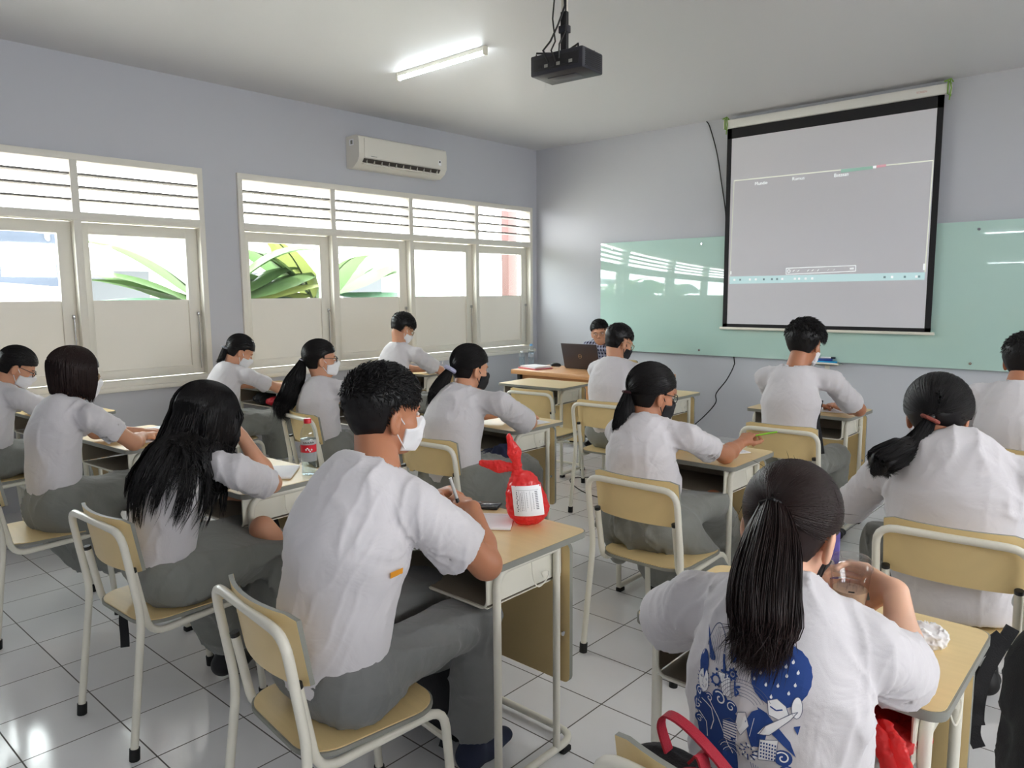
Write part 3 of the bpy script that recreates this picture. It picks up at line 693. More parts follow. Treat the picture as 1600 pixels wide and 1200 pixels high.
def vnoise(p, sc, seed=0):
    """cheap smooth value noise, -1..1"""
    q = p * sc + seed * 17.31; i = np.floor(q).astype(np.int64); f = q - i; f = f * f * (3 - 2 * f)
    def hsh(x, y, z):
        n = (x * 374761393 + y * 668265263 + z * 2147483647 + seed * 974711) & 0xffffffff; n = ((n ^ (n >> 13)) * 1274126177) & 0xffffffff
        return ((n ^ (n >> 16)) & 0xffff) / 32767.5 - 1
    x, y, z = i[:, 0], i[:, 1], i[:, 2]; r = 0
    for dx in (0, 1):
        for dy in (0, 1):
            for dz in (0, 1):
                w = (f[:, 0] if dx else 1 - f[:, 0]) * (f[:, 1] if dy else 1 - f[:, 1]) * (f[:, 2] if dz else 1 - f[:, 2])
                r = r + w * hsh(x + dx, y + dy, z + dz)
    return r
def folds(fn, axis, amp, wl, seed=0, warp=1.0, near=.05, extra=()):
    """cloth folds: narrow warped ridges running along `axis`, plus fans of creases (point, direction, amplitude, wavelength, reach)"""
    axis = nrm(axis); o = nrm(np.cross(axis, [.31, .52, .79])); o2 = np.cross(axis, o)
    def f(p):
        d = fn(p); m = np.abs(d) < near
        if m.any():
            q = p[m]; al = q @ axis; h = 0
            for k, (sc, am, an) in enumerate(((1., 1., .30), (.55, .55, .45))):
                u = np.stack([q @ o, q @ o2, al * an], 1); w = vnoise(u, .9 / (wl * sc), seed + k) * warp + vnoise(u, .4 / (wl * sc), seed + 3 + k) * warp
                a = (q @ o * .75 + q @ o2 * .66 + al * .22 * (1 if k else -1)) / (wl * sc) * 2.2
                msk = np.clip(vnoise(q, .45 / wl, seed + 9 + k) * 1.6 + .35, 0, 1)
                h = h + (1 - np.abs(np.sin(a + w * 1.7))) ** 2.2 * msk * am
            h = h - .35 + vnoise(q, .7 / wl, seed + 21) * .5
            for (pt, di, am, w_, reach) in extra:
                r = q - pt; R = np.linalg.norm(r, axis=1) + 1e-6; al2 = r @ di; ang = np.linalg.norm(r - np.outer(al2, di), axis=1)
                side = np.cross(di, [0.2, .3, 1.]); th = np.arctan2(r @ nrm(side), al2)
                h = h + am / amp * (1 - np.abs(np.sin(th * w_ + vnoise(q, 12, seed + 31) * 1.2))) ** 2 * np.exp(-(R / reach) ** 2) * np.clip(R / .04, 0, 1)
            d = d.copy(); d[m] -= amp * h
        return d
    return f
def surf(fn, lo, hi, h, proj=True, slack=1.35):
    lo = A_(lo, float); hi = A_(hi, float); s = 4
    nb = np.ceil((hi - lo) / (h * s)).astype(int) + 1; n = nb * s
    c = [lo[i] + (np.arange(nb[i]) * s + (s - 1) / 2) * h for i in range(3)]
    G = np.stack(np.meshgrid(*c, indexing='ij'), -1).reshape(-1, 3)
    dc = np.concatenate([fn(G[i:i + 200000]) for i in range(0, len(G), 200000)])
    act = np.abs(dc) < s * h * .9 * slack
    D = np.repeat(np.repeat(np.repeat(dc.reshape(nb), s, 0), s, 1), s, 2).astype(np.float32)
    bi = np.stack(np.unravel_index(np.nonzero(act)[0], nb), 1) * s
    off = np.stack(np.meshgrid(*[np.arange(s)] * 3, indexing='ij'), -1).reshape(-1, 3)
    for i in range(0, len(bi), 4000):
        I = (bi[i:i + 4000, None, :] + off[None]).reshape(-1, 3); D[I[:, 0], I[:, 1], I[:, 2]] = fn(lo + I * h)
    S = D < 0
    C = S[:-1, :-1, :-1].astype(np.int8)
    cnt = sum(S[a:a + n[0] - 1, b:b + n[1] - 1, e:e + n[2] - 1].astype(np.int8) for a in (0, 1) for b in (0, 1) for e in (0, 1))
    I = np.stack(np.nonzero((cnt > 0) & (cnt < 8)), 1)
    if len(I) == 0: return np.zeros((0, 3)), np.zeros((0, 4), int)
    idx = np.full(cnt.shape, -1, np.int32); idx[I[:, 0], I[:, 1], I[:, 2]] = np.arange(len(I))
    co = [(a, b, e) for a in (0, 1) for b in (0, 1) for e in (0, 1)]
    val = {k: D[I[:, 0] + k[0], I[:, 1] + k[1], I[:, 2] + k[2]] for k in co}
    acc = np.zeros((len(I), 3)); num = np.zeros(len(I))
    for a in co:
        for ax in range(3):
            if a[ax] == 0:
                b = list(a); b[ax] = 1; b = tuple(b); va, vb = val[a], val[b]; x = (va < 0) != (vb < 0)
                t = np.where(x, va / np.where(x, va - vb, 1), 0); P = A_(a, float)[None] + 0 * acc; P[:, ax] = t
                acc += P * x[:, None]; num += x
    V = lo + (I + acc / num[:, None]) * h
    F = []
    for ax in range(3):
        o = [1, 1, 1]; sl = [slice(1, n[i] - 1) for i in range(3)]; sl[ax] = slice(0, n[ax] - 1); s2 = list(sl); s2[ax] = slice(1, n[ax])
        a0 = S[tuple(sl)]; a1 = S[tuple(s2)]; E = np.stack(np.nonzero(a0 != a1), 1); fl = a0[tuple(E.T)]
        for i in range(3):
            if i != ax: E[:, i] += 1
        u, v = [(1, 2), (2, 0), (0, 1)][ax]
        du = np.zeros(3, int); du[u] = 1; dv = np.zeros(3, int); dv[v] = 1
        q = [idx[tuple((E - du - dv).T)], idx[tuple((E - dv).T)], idx[tuple(E.T)], idx[tuple((E - du).T)]]
        Q = np.stack(q, 1); Q[~fl] = Q[~fl][:, ::-1]; F.append(Q)
    F = np.concatenate(F); F = F[(F >= 0).all(1)]
    if proj and len(V):
        e = h * .3; d = fn(V); g = np.stack([fn(V + e * np.eye(3)[i]) - d for i in range(3)], 1) / e
        st = (d / np.maximum((g * g).sum(1), .3))[:, None] * g; ln = np.linalg.norm(st, axis=1, keepdims=True); V = V - st * np.minimum(1, .6 * h / (ln + 1e-9))
    return V, F
def mesh_np(name, V, F, m, parent=None, smooth=True, mi=None):
    me = bpy.data.meshes.new(name); V = np.asarray(V, np.float32); F = np.asarray(F, np.int32)
    me.vertices.add(len(V)); me.vertices.foreach_set('co', V.ravel())
    k = F.shape[1]; me.loops.add(F.size); me.loops.foreach_set('vertex_index', F.ravel())
    me.polygons.add(len(F)); me.polygons.foreach_set('loop_start', np.arange(len(F), dtype=np.int32) * k); me.polygons.foreach_set('loop_total', np.full(len(F), k, np.int32))
    me.polygons.foreach_set('use_smooth', np.full(len(F), smooth))
    for mm in (m if isinstance(m, list) else [m]): me.materials.append(mm)
    if mi is not None: me.polygons.foreach_set('material_index', np.asarray(mi, np.int32))
    me.update(calc_edges=True); me.validate()
    o = bpy.data.objects.new(name, me); COL.objects.link(o)
    if parent is not None:
        o.parent = parent; o.matrix_parent_inverse = Matrix.Translation(-Vector(parent.location))
    return o
def join_np(parts):
    V = []; F = []; b = 0
    for v, f in parts: V.append(v); F.append(f + b); b += len(v)
    return np.concatenate(V), np.concatenate(F)
def sdf_obj(name, fn, lo, hi, h, m, parent): 
    V, F = surf(fn, lo, hi, h); return mesh_np(name, V, F, m, parent)
def strands(paths, r0, taper=True, ns=3):
    """paths (S,N,3) -> thin tubes"""
    S, N, _ = paths.shape; t = np.gradient(paths, axis=1); t /= np.linalg.norm(t, axis=2, keepdims=True) + 1e-9
    a = np.zeros_like(t); a[..., 2] = 1; a[np.abs(t[..., 2]) > .9] = (1, 0, 0)
    n1 = np.cross(t, a); n1 /= np.linalg.norm(n1, axis=2, keepdims=True) + 1e-9; n2 = np.cross(t, n1)
    w = np.ones(N)
    if taper: x = np.linspace(0, 1, N); w = np.clip((1 - x) * 4, .08, 1) * np.clip(.5 + x * 5, 0, 1)
    r = np.asarray(r0)
    R = (r.reshape(-1, 1) if r.ndim else r) * w[None]
    ang = np.arange(ns) * 2 * np.pi / ns
    V = paths[:, :, None, :] + R[:, :, None, None] * (np.cos(ang)[None, None, :, None] * n1[:, :, None] + np.sin(ang)[None, None, :, None] * n2[:, :, None])
    b = (np.arange(S) * N * ns)[:, None, None] + (np.arange(N - 1) * ns)[None, :, None]; k = np.arange(ns)[None, None]; k2 = (k + 1) % ns
    F = np.stack([b + k, b + k2, b + ns + k2, b + ns + k], -1).reshape(-1, 4)
    return V.reshape(-1, 3), F
def push_out(paths, fn, margin, it=3):
    sh = paths.shape; P = paths.reshape(-1, 3).copy()
    for _ in range(it):
        d = fn(P); m = d < margin
        if not m.any(): break
        q = P[m]; dm = d[m]; e = .004; g = np.stack([fn(q + e * np.eye(3)[i]) - dm for i in range(3)], 1); g /= np.linalg.norm(g, axis=1, keepdims=True) + 1e-9
        P[m] = q + g * (margin - dm)[:, None]
    return P.reshape(sh)
def clump(P, k, rng, amt=.8, start=.35):
    """pull the free ends of strands together into locks"""
    g = P[rng.choice(len(P), k, replace=False)]; i0 = int(P.shape[1] * start); D = ((P[:, None, i0] - g[None, :, i0]) ** 2).sum(-1); j = D.argmin(1)
    w = np.clip((np.linspace(0, 1, P.shape[1]) - start) / (1 - start), 0, 1)[None, :, None] * amt; return P * (1 - w) + g[j] * w + rng.normal(size=P.shape) * 0
def smooth_paths(P, n):
    """resample control polylines (S,K,3) to n points with Catmull-Rom"""
    S, K, _ = P.shape; x = np.linspace(0, K - 1, n); i = np.minimum(x.astype(int), K - 2); t = (x - i)[None, :, None]
    p0 = P[:, np.maximum(i - 1, 0)]; p1 = P[:, i]; p2 = P[:, i + 1]; p3 = P[:, np.minimum(i + 2, K - 1)]
    return .5 * (2 * p1 + (p2 - p0) * t + (2 * p0 - 5 * p1 + 4 * p2 - p3) * t ** 2 + (3 * p1 - p0 - 3 * p2 + p3) * t ** 3)

# ---------------------------------------------------------------- head, in its own frame: x to the right, y forward, z up, metres
def yawdir(a): a = math.radians(a); return A_([math.sin(a), math.cos(a), 0.])
def head_frame(yaw, pitch, roll=0.):
    """pitch > 0 looks down; roll > 0 tips towards the right shoulder"""
    f = yawdir(yaw); r = A_([f[1], -f[0], 0]); p = math.radians(pitch)
    fw = f * math.cos(p) + A_([0, 0, -1]) * math.sin(p); up = np.cross(r, fw); ro = math.radians(roll)
    r2 = r * math.cos(ro) - up * math.sin(ro); up2 = up * math.cos(ro) + r * math.sin(ro)
    return np.stack([r2, fw, up2], 1)
CRN = (A_([0, -.012, .035]), A_([.076, .094, .082]))
def face_fn(p):
    d = ell(*CRN)(p)
    q = p.copy(); q[:, 0] = np.abs(q[:, 0])
    d = smin(d, ell((0, .022, -.03), (.061, .064, .082))(p), .03)
    d = smin(d, ell((0, .03, -.072), (.046, .05, .036))(p), .03)
    d = smin(d, ell((0, .066, -.094), (.018, .017, .016))(p), .022)
    d = smin(d, ell((.044, .046, -.028), (.022, .026, .022))(q), .02)
    d = smin(d, ell((0, .076, .022), (.045, .012, .010))(p), .014)
    d = smin(d, cap((0, .084, .012), (0, .106, -.026), .006, .0105)(p), .010)
    d = smin(d, ell((.011, .095, -.030), (.008, .009, .007))(q), .006)
    d = np.maximum(d, -ell((.031, .096, .004), (.019, .014, .011))(q))
    d = smin(d, ell((0, .084, -.055), (.022, .008, .0045))(p), .005); d = smin(d, ell((0, .082, -.065), (.018, .008, .0055))(p), .005)
    return d
def ear_fn(p):
    q = p.copy(); q[:, 0] = np.abs(q[:, 0]); a = .35
    R = A_([[math.cos(a), 0, 0], [-math.sin(a), 1, 0], [0, 0, 1.]]); R = head_frame(-20, 0) if 0 else None
    o = q - A_([.078, -.008, -.012]); o2 = o.copy(); o2[:, 0] = o[:, 0] * .93 + o[:, 1] * .36; o2[:, 1] = o[:, 1] * .93 - o[:, 0] * .36
    d = ell((0, 0, 0), (.009, .019, .032))(o2); d = smin(d, ell((.0, .004, -.024), (.007, .010, .011))(o2), .006)
    return np.maximum(d, -ell((.011, .004, .002), (.008, .011, .019))(o2))
def head_fn(p): return smin(face_fn(p), ear_fn(p), .004)
def two_bone(a, b, l1, l2, pole):
    a = A_(a, float); b = A_(b, float); d = b - a; L = np.linalg.norm(d)
    if L > (l1 + l2) * .998: b = a + d / L * (l1 + l2) * .998; d = b - a; L = np.linalg.norm(d)
    x = (l1 * l1 - l2 * l2 + L * L) / (2 * L); y = math.sqrt(max(l1 * l1 - x * x, 0)); u = d / L
    pole = A_(pole, float); v = nrm(pole - u * (pole @ u)); return a + u * x + v * y, b

# ---------------------------------------------------------------- hand: five separate fingers
def hand_fns(w, fdir, back, side, curl=(.35, .4, .45, .5), thumb=.5, s=1., spread=.06):
    """w wrist, fdir pointing direction, back = normal of the back of the hand, side +1 when the thumb is on fdir x back... returns capsules"""
    f = nrm(fdir); b = nrm(A_(back) - f * (A_(back) @ f)); x = np.cross(f, b) * side    # x towards the thumb
    W = A_(w, float); out = []
    P = lambda X, F, B: W + (x * X + f * F + b * B) * s
    palm = [fcap(P(.010, .012, 0), P(.024, .078, .0), .019 * s, .0125 * s, b, .8), fcap(P(0, .01, 0), P(.004, .082, .002), .018 * s, .0125 * s, b, .8), fcap(P(-.010, .012, 0), P(-.022, .074, 0), .017 * s, .0115 * s, b, .8), cap(P(.014, .02, -.006), P(.03, .045, -.01), .015 * s, .012 * s)]
    L = [(.026, .082, .043, .026, .021, .0088), (.006, .087, .047, .029, .022, .0090), (-.012, .082, .043, .027, .021, .0085), (-.028, .073, .034, .021, .018, .0075)]
    for i, (X, F, a, c, e, r) in enumerate(L):
        ang = 0; p = P(X, F, 0); sp = (1.5 - i) * spread; dirx = nrm(f + x * sp); cu = curl[i]
        for k, ln in enumerate((a, c, e)):
            ang += cu * (.7 if k == 0 else 1.0 if k == 1 else .7) * 1.25
            q = p + (dirx * math.cos(ang) - b * math.sin(ang)) * ln * s
            out.append(cap(p, q, r * s * (1 - .06 * k), r * s * (1 - .06 * (k + 1)))); p = q
    p0 = P(.020, .022, -.004); d1 = nrm(x * .80 + f * .62 - b * (.15 + thumb * .5)); p1 = p0 + d1 * .040 * s
    d2 = nrm(d1 * .7 + f * .7 - x * thumb * .35 - b * thumb * .3); p2 = p1 + d2 * .032 * s; d3 = nrm(d2 + f * .3 - x * thumb * .5); p3 = p2 + d3 * .025 * s
    th = [cap(p0, p1, .0135 * s, .0105 * s), cap(p1, p2, .0105 * s, .0095 * s), cap(p2, p3, .0095 * s, .008 * s)]
    pf = union(palm, .012)
    def fn(p):
        d = pf(p)
        for i in range(4):
            g = np.minimum(np.minimum(out[3 * i](p), out[3 * i + 1](p)), out[3 * i + 2](p)) if 0 else smin(smin(out[3 * i](p), out[3 * i + 1](p), .003), out[3 * i + 2](p), .003)
            d = np.minimum(d, g) if 0 else smin(d, g, .0035)
        g = smin(smin(th[0](p), th[1](p), .004), th[2](p), .003)
        return smin(d, g, .006)
    return fn, P(0, .08, 0)

# ---------------------------------------------------------------- the person
SHIRTS = []
def person(loc, label, c):
    """c: dict of world-space joints and looks. Returns the Empty that holds body, hair and clothing."""
    s = c.get('s', 1.); q = c.get('q', 1.)           # q: mesh fineness, 1 = near
    par = empty('person', (loc[0], loc[1], 0), 0, label, 'person', 'people seated in the classroom')
    hip = A_(c['hip'], float); fw = yawdir(c.get('yaw', 0)); rt = A_([fw[1], -fw[0], 0])
    NB = A_(c['neck'], float); syaw = c.get('syaw', c.get('yaw', 0)); sfw = yawdir(syaw); srt = A_([sfw[1], -sfw[0], 0])
    sw = c.get('sw', .165) * s; tilt = c.get('tilt', 0.) * srt * 0
    spine = nrm(NB - hip); chn = nrm(np.cross(srt, spine)) if 0 else nrm(sfw - spine * (sfw @ spine))
    drop = A_([0, 0, -1.]) * .045 * s
    SR = A_(c['SR'], float) if 'SR' in c else NB + srt * sw + drop + sfw * .01; SL = A_(c['SL'], float) if 'SL' in c else NB - srt * sw + drop + sfw * .01
    HC = A_(c['head'], float); HR = head_frame(*c.get('hdir', (0, 10, 0))); hs = c.get('hs', 1.) * s
    H_ = lambda x, y, z: HC + HR @ A_([x, y, z]) * hs
    l1, l2 = .275 * s, .245 * s
    arms = []
    for side, S_ in ((1, SR), (-1, SL)):
        k = 'R' if side > 0 else 'L'; Wt = A_(c['W' + k], float)
        if 'E' + k in c: E_ = A_(c['E' + k], float)
        else: E_, Wt = two_bone(S_, Wt, l1, l2, c.get('P' + k, A_([0, 0, -1.]) + srt * side * .7 - sfw * .2))
        arms.append((side, S_, E_, Wt, k))
    # --- skin
    fat = c.get('fat', 1.)
    fns = [inframe(head_fn, HC, HR, hs)]; ks = [0]
    nb = H_(0, -.03, -.055); nbl = NB + A_([0, 0, -.02])
    fns += [cap(nbl + sfw * .015, nb, .058 * s * c.get('nk', 1), .050 * s * c.get('nk', 1)), cap(nbl + (hip - NB) * .1, hip + spine * .1, .06, .07), cap(SL + srt * .02, SR - srt * .02, .04, .04)]; ks += [.02, .03, .03]
    hb = []
    for side, S_, E_, Wt, k in arms:
        mid = E_ + (Wt - E_) * .35
        fns += [cap(S_, E_, .045 * s * fat, .037 * s * fat), cap(E_, mid, .037 * s * fat, .036 * s * fat), cap(mid, Wt, .036 * s * fat, .0245 * s)]; ks += [.03, .02, .02]
        fd = c.get('F' + k); fd = nrm(Wt - E_) if fd is None else nrm(fd)
        bk = c.get('B' + k, (0, 0, 1)); hf, hc = hand_fns(Wt, fd, bk, side * c.get('hand_flip' + k, 1), c.get('curl' + k, (.35, .4, .45, .5)), c.get('thumb' + k, .5), s * .97)
        fns.append(hf); ks.append(.012); hb.append(hc)
    for a, b, ra, rb in c.get('bare', []): fns.append(cap(a, b, ra, rb)); ks.append(.02)
    skin = union(fns, ks)
    pts = A_([HC, hip] + [x for a in arms for x in (a[1], a[2], a[3])] + hb + [A_(x) for t in c.get('bare', []) for x in t[:2]])
    lo, hi = pts.min(0) - .14, pts.max(0) + .14; hi[2] = max(hi[2], HC[2] + .16)
    boxes = [(HC - .145 * hs - .01, HC + .145 * hs + .01, .0042 * q)] + [(h_ - .11, h_ + .11, .0032 * min(q, 1.5)) for h_ in hb]
    V, F = surf(skin, lo, hi, .009 * min(q, 1.3)); fc = V[F].mean(1); keep = np.ones(len(F), bool)
    for b0, b1, h in boxes: keep &= ~((fc > b0 + .006) & (fc < b1 - .006)).all(1)
    parts = [(V, F[keep])]
    for i, (b0, b1, h) in enumerate(boxes):
        v, f = surf(skin, b0, b1, h)
        if i == 2:
            g = v[f].mean(1); b = boxes[1]; f = f[~((g > b[0] + .004) & (g < b[1] - .004)).all(1)]
        if i > 0:
            g = v[f].mean(1); b = boxes[0]; f = f[~((g > b[0] + .004) & (g < b[1] - .004)).all(1)]
        parts.append((v, f))
    # head box loses what the hand boxes cover is left: the surfaces coincide
    V, F = join_np(parts); mesh_np('body', V, F, c.get('skin', M_skin), par)
    # --- shirt
    wf = c.get('wide', 1.); T = []; K = []
    h0 = hip + A_([0, 0, .0]); L = NB - hip; bend = c.get('bend', .04)
    sp = lambda t: hip + L * t - chn * bend * math.sin(math.pi * min(1, t * 1.0)) * 1.
    dep = c.get('deep', .72)
    tw = [(0., .152, .74), (.3, .144, dep), (.62, .150, dep), (.80, .125, dep * 1.0)]
    hemx = c.get('hem', 0.)
    for i in range(3):
        t0, w0, d0 = tw[i]; t1, w1, d1 = tw[i + 1]; f0 = fw * (1 - t0) + sfw * t0; f1 = nrm(f0 - spine * (f0 @ spine))
        T.append(fcap(sp(t0) if i else sp(0) - spine * .05, sp(t1), w0 * wf * s, w1 * wf * s, f1, d0)); K.append(.05)
    T += [cap(SL + srt * .025, SR - srt * .025, .050 * s), cap(SR, NB + A_([0, 0, -.025]), .052 * s, .05 * s), cap(SL, NB + A_([0, 0, -.025]), .052 * s, .05 * s)]; K += [.05, .03, .03]
    if c.get('bust'): T.append(fcap(sp(.62) + chn * .09 - srt * .06, sp(.62) + chn * .09 + srt * .06, .065, .065, spine, 1.)); K.append(.05)
    if c.get('belly'): T.append(fcap(sp(.2) + chn * c['belly'] - srt * .04, sp(.35) + chn * c['belly'] + srt * .04, .11, .11, spine, 1.)); K.append(.06)
    for a, b, ra, rb in c.get('shirt_extra', []): T.append(cap(a, b, ra, rb)); K.append(.06)
    cav = []; slen = c.get('sleeve', .58); sr = c.get('sleever', .066) * s; hemcut = []
    sleeves = []
    for side, S_, E_, Wt, k in arms:
        d = E_ - S_; L_ = slen
        if L_ <= 1:
            e = S_ + d * L_; u = nrm(d); droop = A_([0, 0, -1.]) * .012
            sl = cap(S_ - u * .0, e + u * .05 + droop, sr * .80, sr * 1.06); sl = cut(sl, e, u + A_([0, 0, 0.])); cav.append(cap(e - u * .045 + droop * .7, e + u * .08 + droop, sr * .96 - .013 * max(q, 1), sr * 1.04 - .012 * max(q, 1)))
        else:
            d2 = Wt - E_; e = E_ + d2 * (L_ - 1); u = nrm(d2); sl = union([cap(S_, E_, sr * .95, sr * .85), cut(cap(E_, e + u * .03, sr * .85, sr * .68), e, u)], .03); cav.append(cap(e - u * .03, e + u * .05, sr * .64 - .008, sr * .64 - .008))
        sleeves.append(sl)
    torso = union(T, K)
    hp = A_(c['hemp'], float) if 'hemp' in c else sp(0) - spine * (.035 + hemx); hn = A_(c['hemn'], float) if 'hemn' in c else -spine
    torso = cut(torso, hp, hn)
    def sh0(p):
        d = torso(p)
        for sl in sleeves: d = smin(d, sl(p), .028)
        return d
    ex = []
    for side, S_, E_, Wt, k in arms:
        pit = S_ + A_([0, 0, -.075]) - sfw * .0; ex.append((pit, nrm(-spine * .7 - srt * side * .7), .007, 6., .16)); ex.append((S_ + (E_ - S_) * .35 + A_([0, 0, -.03]), nrm(E_ - S_), .004, 5., .10))
    sh1 = folds(sh0, spine + srt * .25, c.get('fold', .0075), c.get('fwl', .06), c.get('seed', 1), extra=ex)
    ncap = cap(NB + sfw * .012 + A_([0, 0, -.012]), nb + (nb - NB) * .5, .064 * s * c.get('nk', 1), .075 * s)
    def shirt(p):
        d = np.maximum(sh1(p), -ncap(p))
        for g in cav: d = np.maximum(d, -g(p))
        return d
    pts = A_([hip, NB, SR, SL, arms[0][2], arms[1][2]] + ([arms[0][3], arms[1][3]] if slen > 1 else []))
    lo, hi = pts.min(0) - .24 * wf, pts.max(0) + .22; hi[2] = max(NB[2], SR[2], SL[2]) + .12
    V, F = surf(shirt, lo, hi, .0075 * q if q > 1 else .0065 * q); mesh_np('shirt', V, F, c.get('shirtm', M_shirt), par)
    # --- trousers or skirt
    lowm = c.get('lowm', M_grey); KR, KL = A_(c['KR'], float), A_(c['KL'], float); AR, AL = A_(c['AR'], float), A_(c['AL'], float)
    hR, hL = hip + rt * .085 * s + A_([0, 0, -.01]), hip - rt * .085 * s + A_([0, 0, -.01])
    hr_ = c.get('hipr', .118) * s; g = [fcap(hL, hR, hr_, hr_, spine, .95), fcap(hip, sp(.16), (hr_ + .017) * wf ** .5, (hr_ + .007) * wf ** .5, fw, .76), cap(hR, KR, .092 * s, .071 * s), cap(hL, KL, .092 * s, .071 * s)]; kk = [0, .05, .04, .04]
    if c.get('low') == 'skirt':
        hz = c.get('skirt', .25); fl = c.get('flare', .10)
        mid = (KR + KL) / 2; g.append(fcap((hR + hL) / 2, mid, .10, .085, nrm(KR - KL + 1e-6), 1.)); kk.append(.08)
        for Kk, Ak in ((KR, AR), (KL, AL)):
            e = Kk + (Ak - Kk) * ((Kk[2] - hz + .02) / max(Kk[2] - Ak[2], .05)); g.append(cap(Kk, e, .075, fl)); kk.append(.05)
        me_ = (KR + KL) / 2; ae = (AR + AL) / 2; e = me_ + (ae - me_) * ((me_[2] - hz + .02) / max(me_[2] - ae[2], .05)); g.append(cap(me_, e, .08, fl)); kk.append(.08)
        for a, b, ra, rb in c.get('drape', []): g.append(cap(a, b, ra, rb)); kk.append(.06)
        low0 = union(g, kk); low0 = cut(low0, (0, 0, hz), (0, 0, -1)) if not c.get('nocut') else low0
        low = folds(low0, A_([0, 0, 1.]) + fw * .35, .019, .075, c.get('seed', 1) + 3)
        pts = A_([hip, KR, KL, AR, AL] + [A_(x) for t in c.get('drape', []) for x in t[:2]]); lo, hi = pts.min(0) - .2, pts.max(0) + .2
        lo[2] = max(lo[2], .01)
    else:
        tl = c.get('tlen', .93); cavs = []; tr = c.get('trr', .072)
        legs = []
        for Kk, Ak in ((KR, AR), (KL, AL)):
            e = Kk + (Ak - Kk) * tl; u = nrm(Ak - Kk); legs.append(cut(cap(Kk, e + u * .02, .074 * s, tr * s), e, u)); cavs.append(cap(e - u * .02, e + u * .05, tr * s - .020, tr * s - .018))
        base = union(g, kk)
        def low0(p):
            d = base(p)
            for l in legs: d = smin(d, l(p), .03)
            return d
        kn = [(KR + A_([0, 0, -.05]), nrm(hR - KR), .007, 5., .14), (KL + A_([0, 0, -.05]), nrm(hL - KL), .007, 5., .14), (hR, nrm(KR - hR), .008, 6., .13)]
        lf = folds(low0, nrm(KR - hR) + rt * .5, .008, .075, c.get('seed', 1) + 3, extra=kn)
        def low(p):
            d = lf(p)
            for v in cavs: d = np.maximum(d, -v(p))
            return d
        pts = A_([hip, KR, KL, AR, AL]); lo, hi = pts.min(0) - .17, pts.max(0) + .17
    wcut = sp(c.get('waist', .24)); low = cut(low, wcut, spine)
    lowc = low
    V, F = surf(lowc, lo, hi, .0085 * q); mesh_np('skirt' if c.get('low') == 'skirt' else 'trousers', V, F, lowm, par)
    # --- feet
    if c.get('feet', True):
        for k, Ak, Kk in (('R', AR, KR), ('L', AL, KL)):
            d = A_(c.get('foot' + k, fw), float); shoe(par, Ak, d, c.get('shoem', M_rubber), q, Kk)
    # --- mask, glasses
    if c.get('mask'):
        mm = M_mask if c['mask'] == 'white' else M_mask_black
        def mk(p):
            x = np.abs(p[:, 0]); d = face_fn(p) - .0055
            d = smin(d, ell((0, .078, -.055), (.040, .032, .048))(p), .03)
            reg = np.maximum(np.maximum(p[:, 2] - (-.008 - x * .35), -.108 + x * .25 - p[:, 2]), .022 + x * .1 - p[:, 1])
            pl = 0
            return np.maximum(d + pl, reg)
        V, F = surf(mk, (-.09, -.02, -.14), (.09, .15, .03), .0035 * q)
        parts = [((HC + (V * hs) @ HR.T), F)]
        mb = mesh_np('face_mask', *join_np(parts), mm, par)
        for sx in (-1, 1):
            f = MB()
            for z0, z1 in ((-.03, .012), (-.088, -.035)):
                pa = [H_(sx * .060, .036, z0), H_(sx * .072, .014, (z0 + z1) / 2), H_(sx * .0805, -.008, z1), H_(sx * .080, -.022, z1 - .012 if z1 > 0 else z1 + .01)]
                f.tube(smooth_path([Vector(v) for v in pa], 4), .0017 * max(1, q ** .5), mm, 5)
            attach(f.build('ear_loop'), par)
    if c.get('glasses'):
        f = MB(); gm = M_dark if c['glasses'] == 'dark' else mat('thin metal glasses', srgb(170, 150, 120), .3, metal=.8); r = .0016 * max(1, q ** .6)
        for sx in (-1, 1):
            f.tube([Vector(H_(sx * .032 + .023 * math.cos(a), .104 - .25 * abs(sx * .032 + .023 * math.cos(a)) , .001 + .018 * math.sin(a))) for a in [k * math.pi / 8 for k in range(16)]], r, gm, 5, closed=True)
            f.tube([Vector(H_(sx * .055, .09, .008)), Vector(H_(sx * .072, .06, .01)), Vector(H_(sx * .081, -.01, .012)), Vector(H_(sx * .078, -.03, -.008))], r, gm, 5)
        f.tube([Vector(H_(-.010, .105, .004)), Vector(H_(0, .108, .007)), Vector(H_(.010, .105, .004))], r, gm, 5)
        attach(f.build('glasses'), par)
    if c.get('eyes', True):
        f = MB()
        for sx in (-1, 1):
            T_m = Matrix([list(HR[i] * hs) + [HC[i]] for i in range(3)] + [[0, 0, 0, 1]])
            f.ell((sx * .031, .0785, .003), .0125, .0065, .0055, M_eye, T_m, 10, 6); f.ell((sx * .031, .0835, .003), .005, .003, .0045, M_dark, T_m, 8, 5)
            f.tube([T_m @ Vector((sx * .014, .0875, .019)), T_m @ Vector((sx * .032, .0865, .0235)), T_m @ Vector((sx * .048, .076, .019))], .0022, M_hair, 5)
        attach(f.build('eyes_and_brows'), par)
    c['_HC'], c['_HR'], c['_hs'] = HC, HR, hs; c['_shirt'] = shirt; c['_skin'] = skin; SHIRTS.append((par, shirt))
    hair(par, c)
    return par
M_eye = mat('eye white', srgb(225, 220, 215), .3)
M_sock = mat('white sock', srgb(225, 225, 226), .85)
def attach(o, par):
    o.parent = par; o.matrix_parent_inverse = Matrix.Translation(-Vector(par.location)); return o
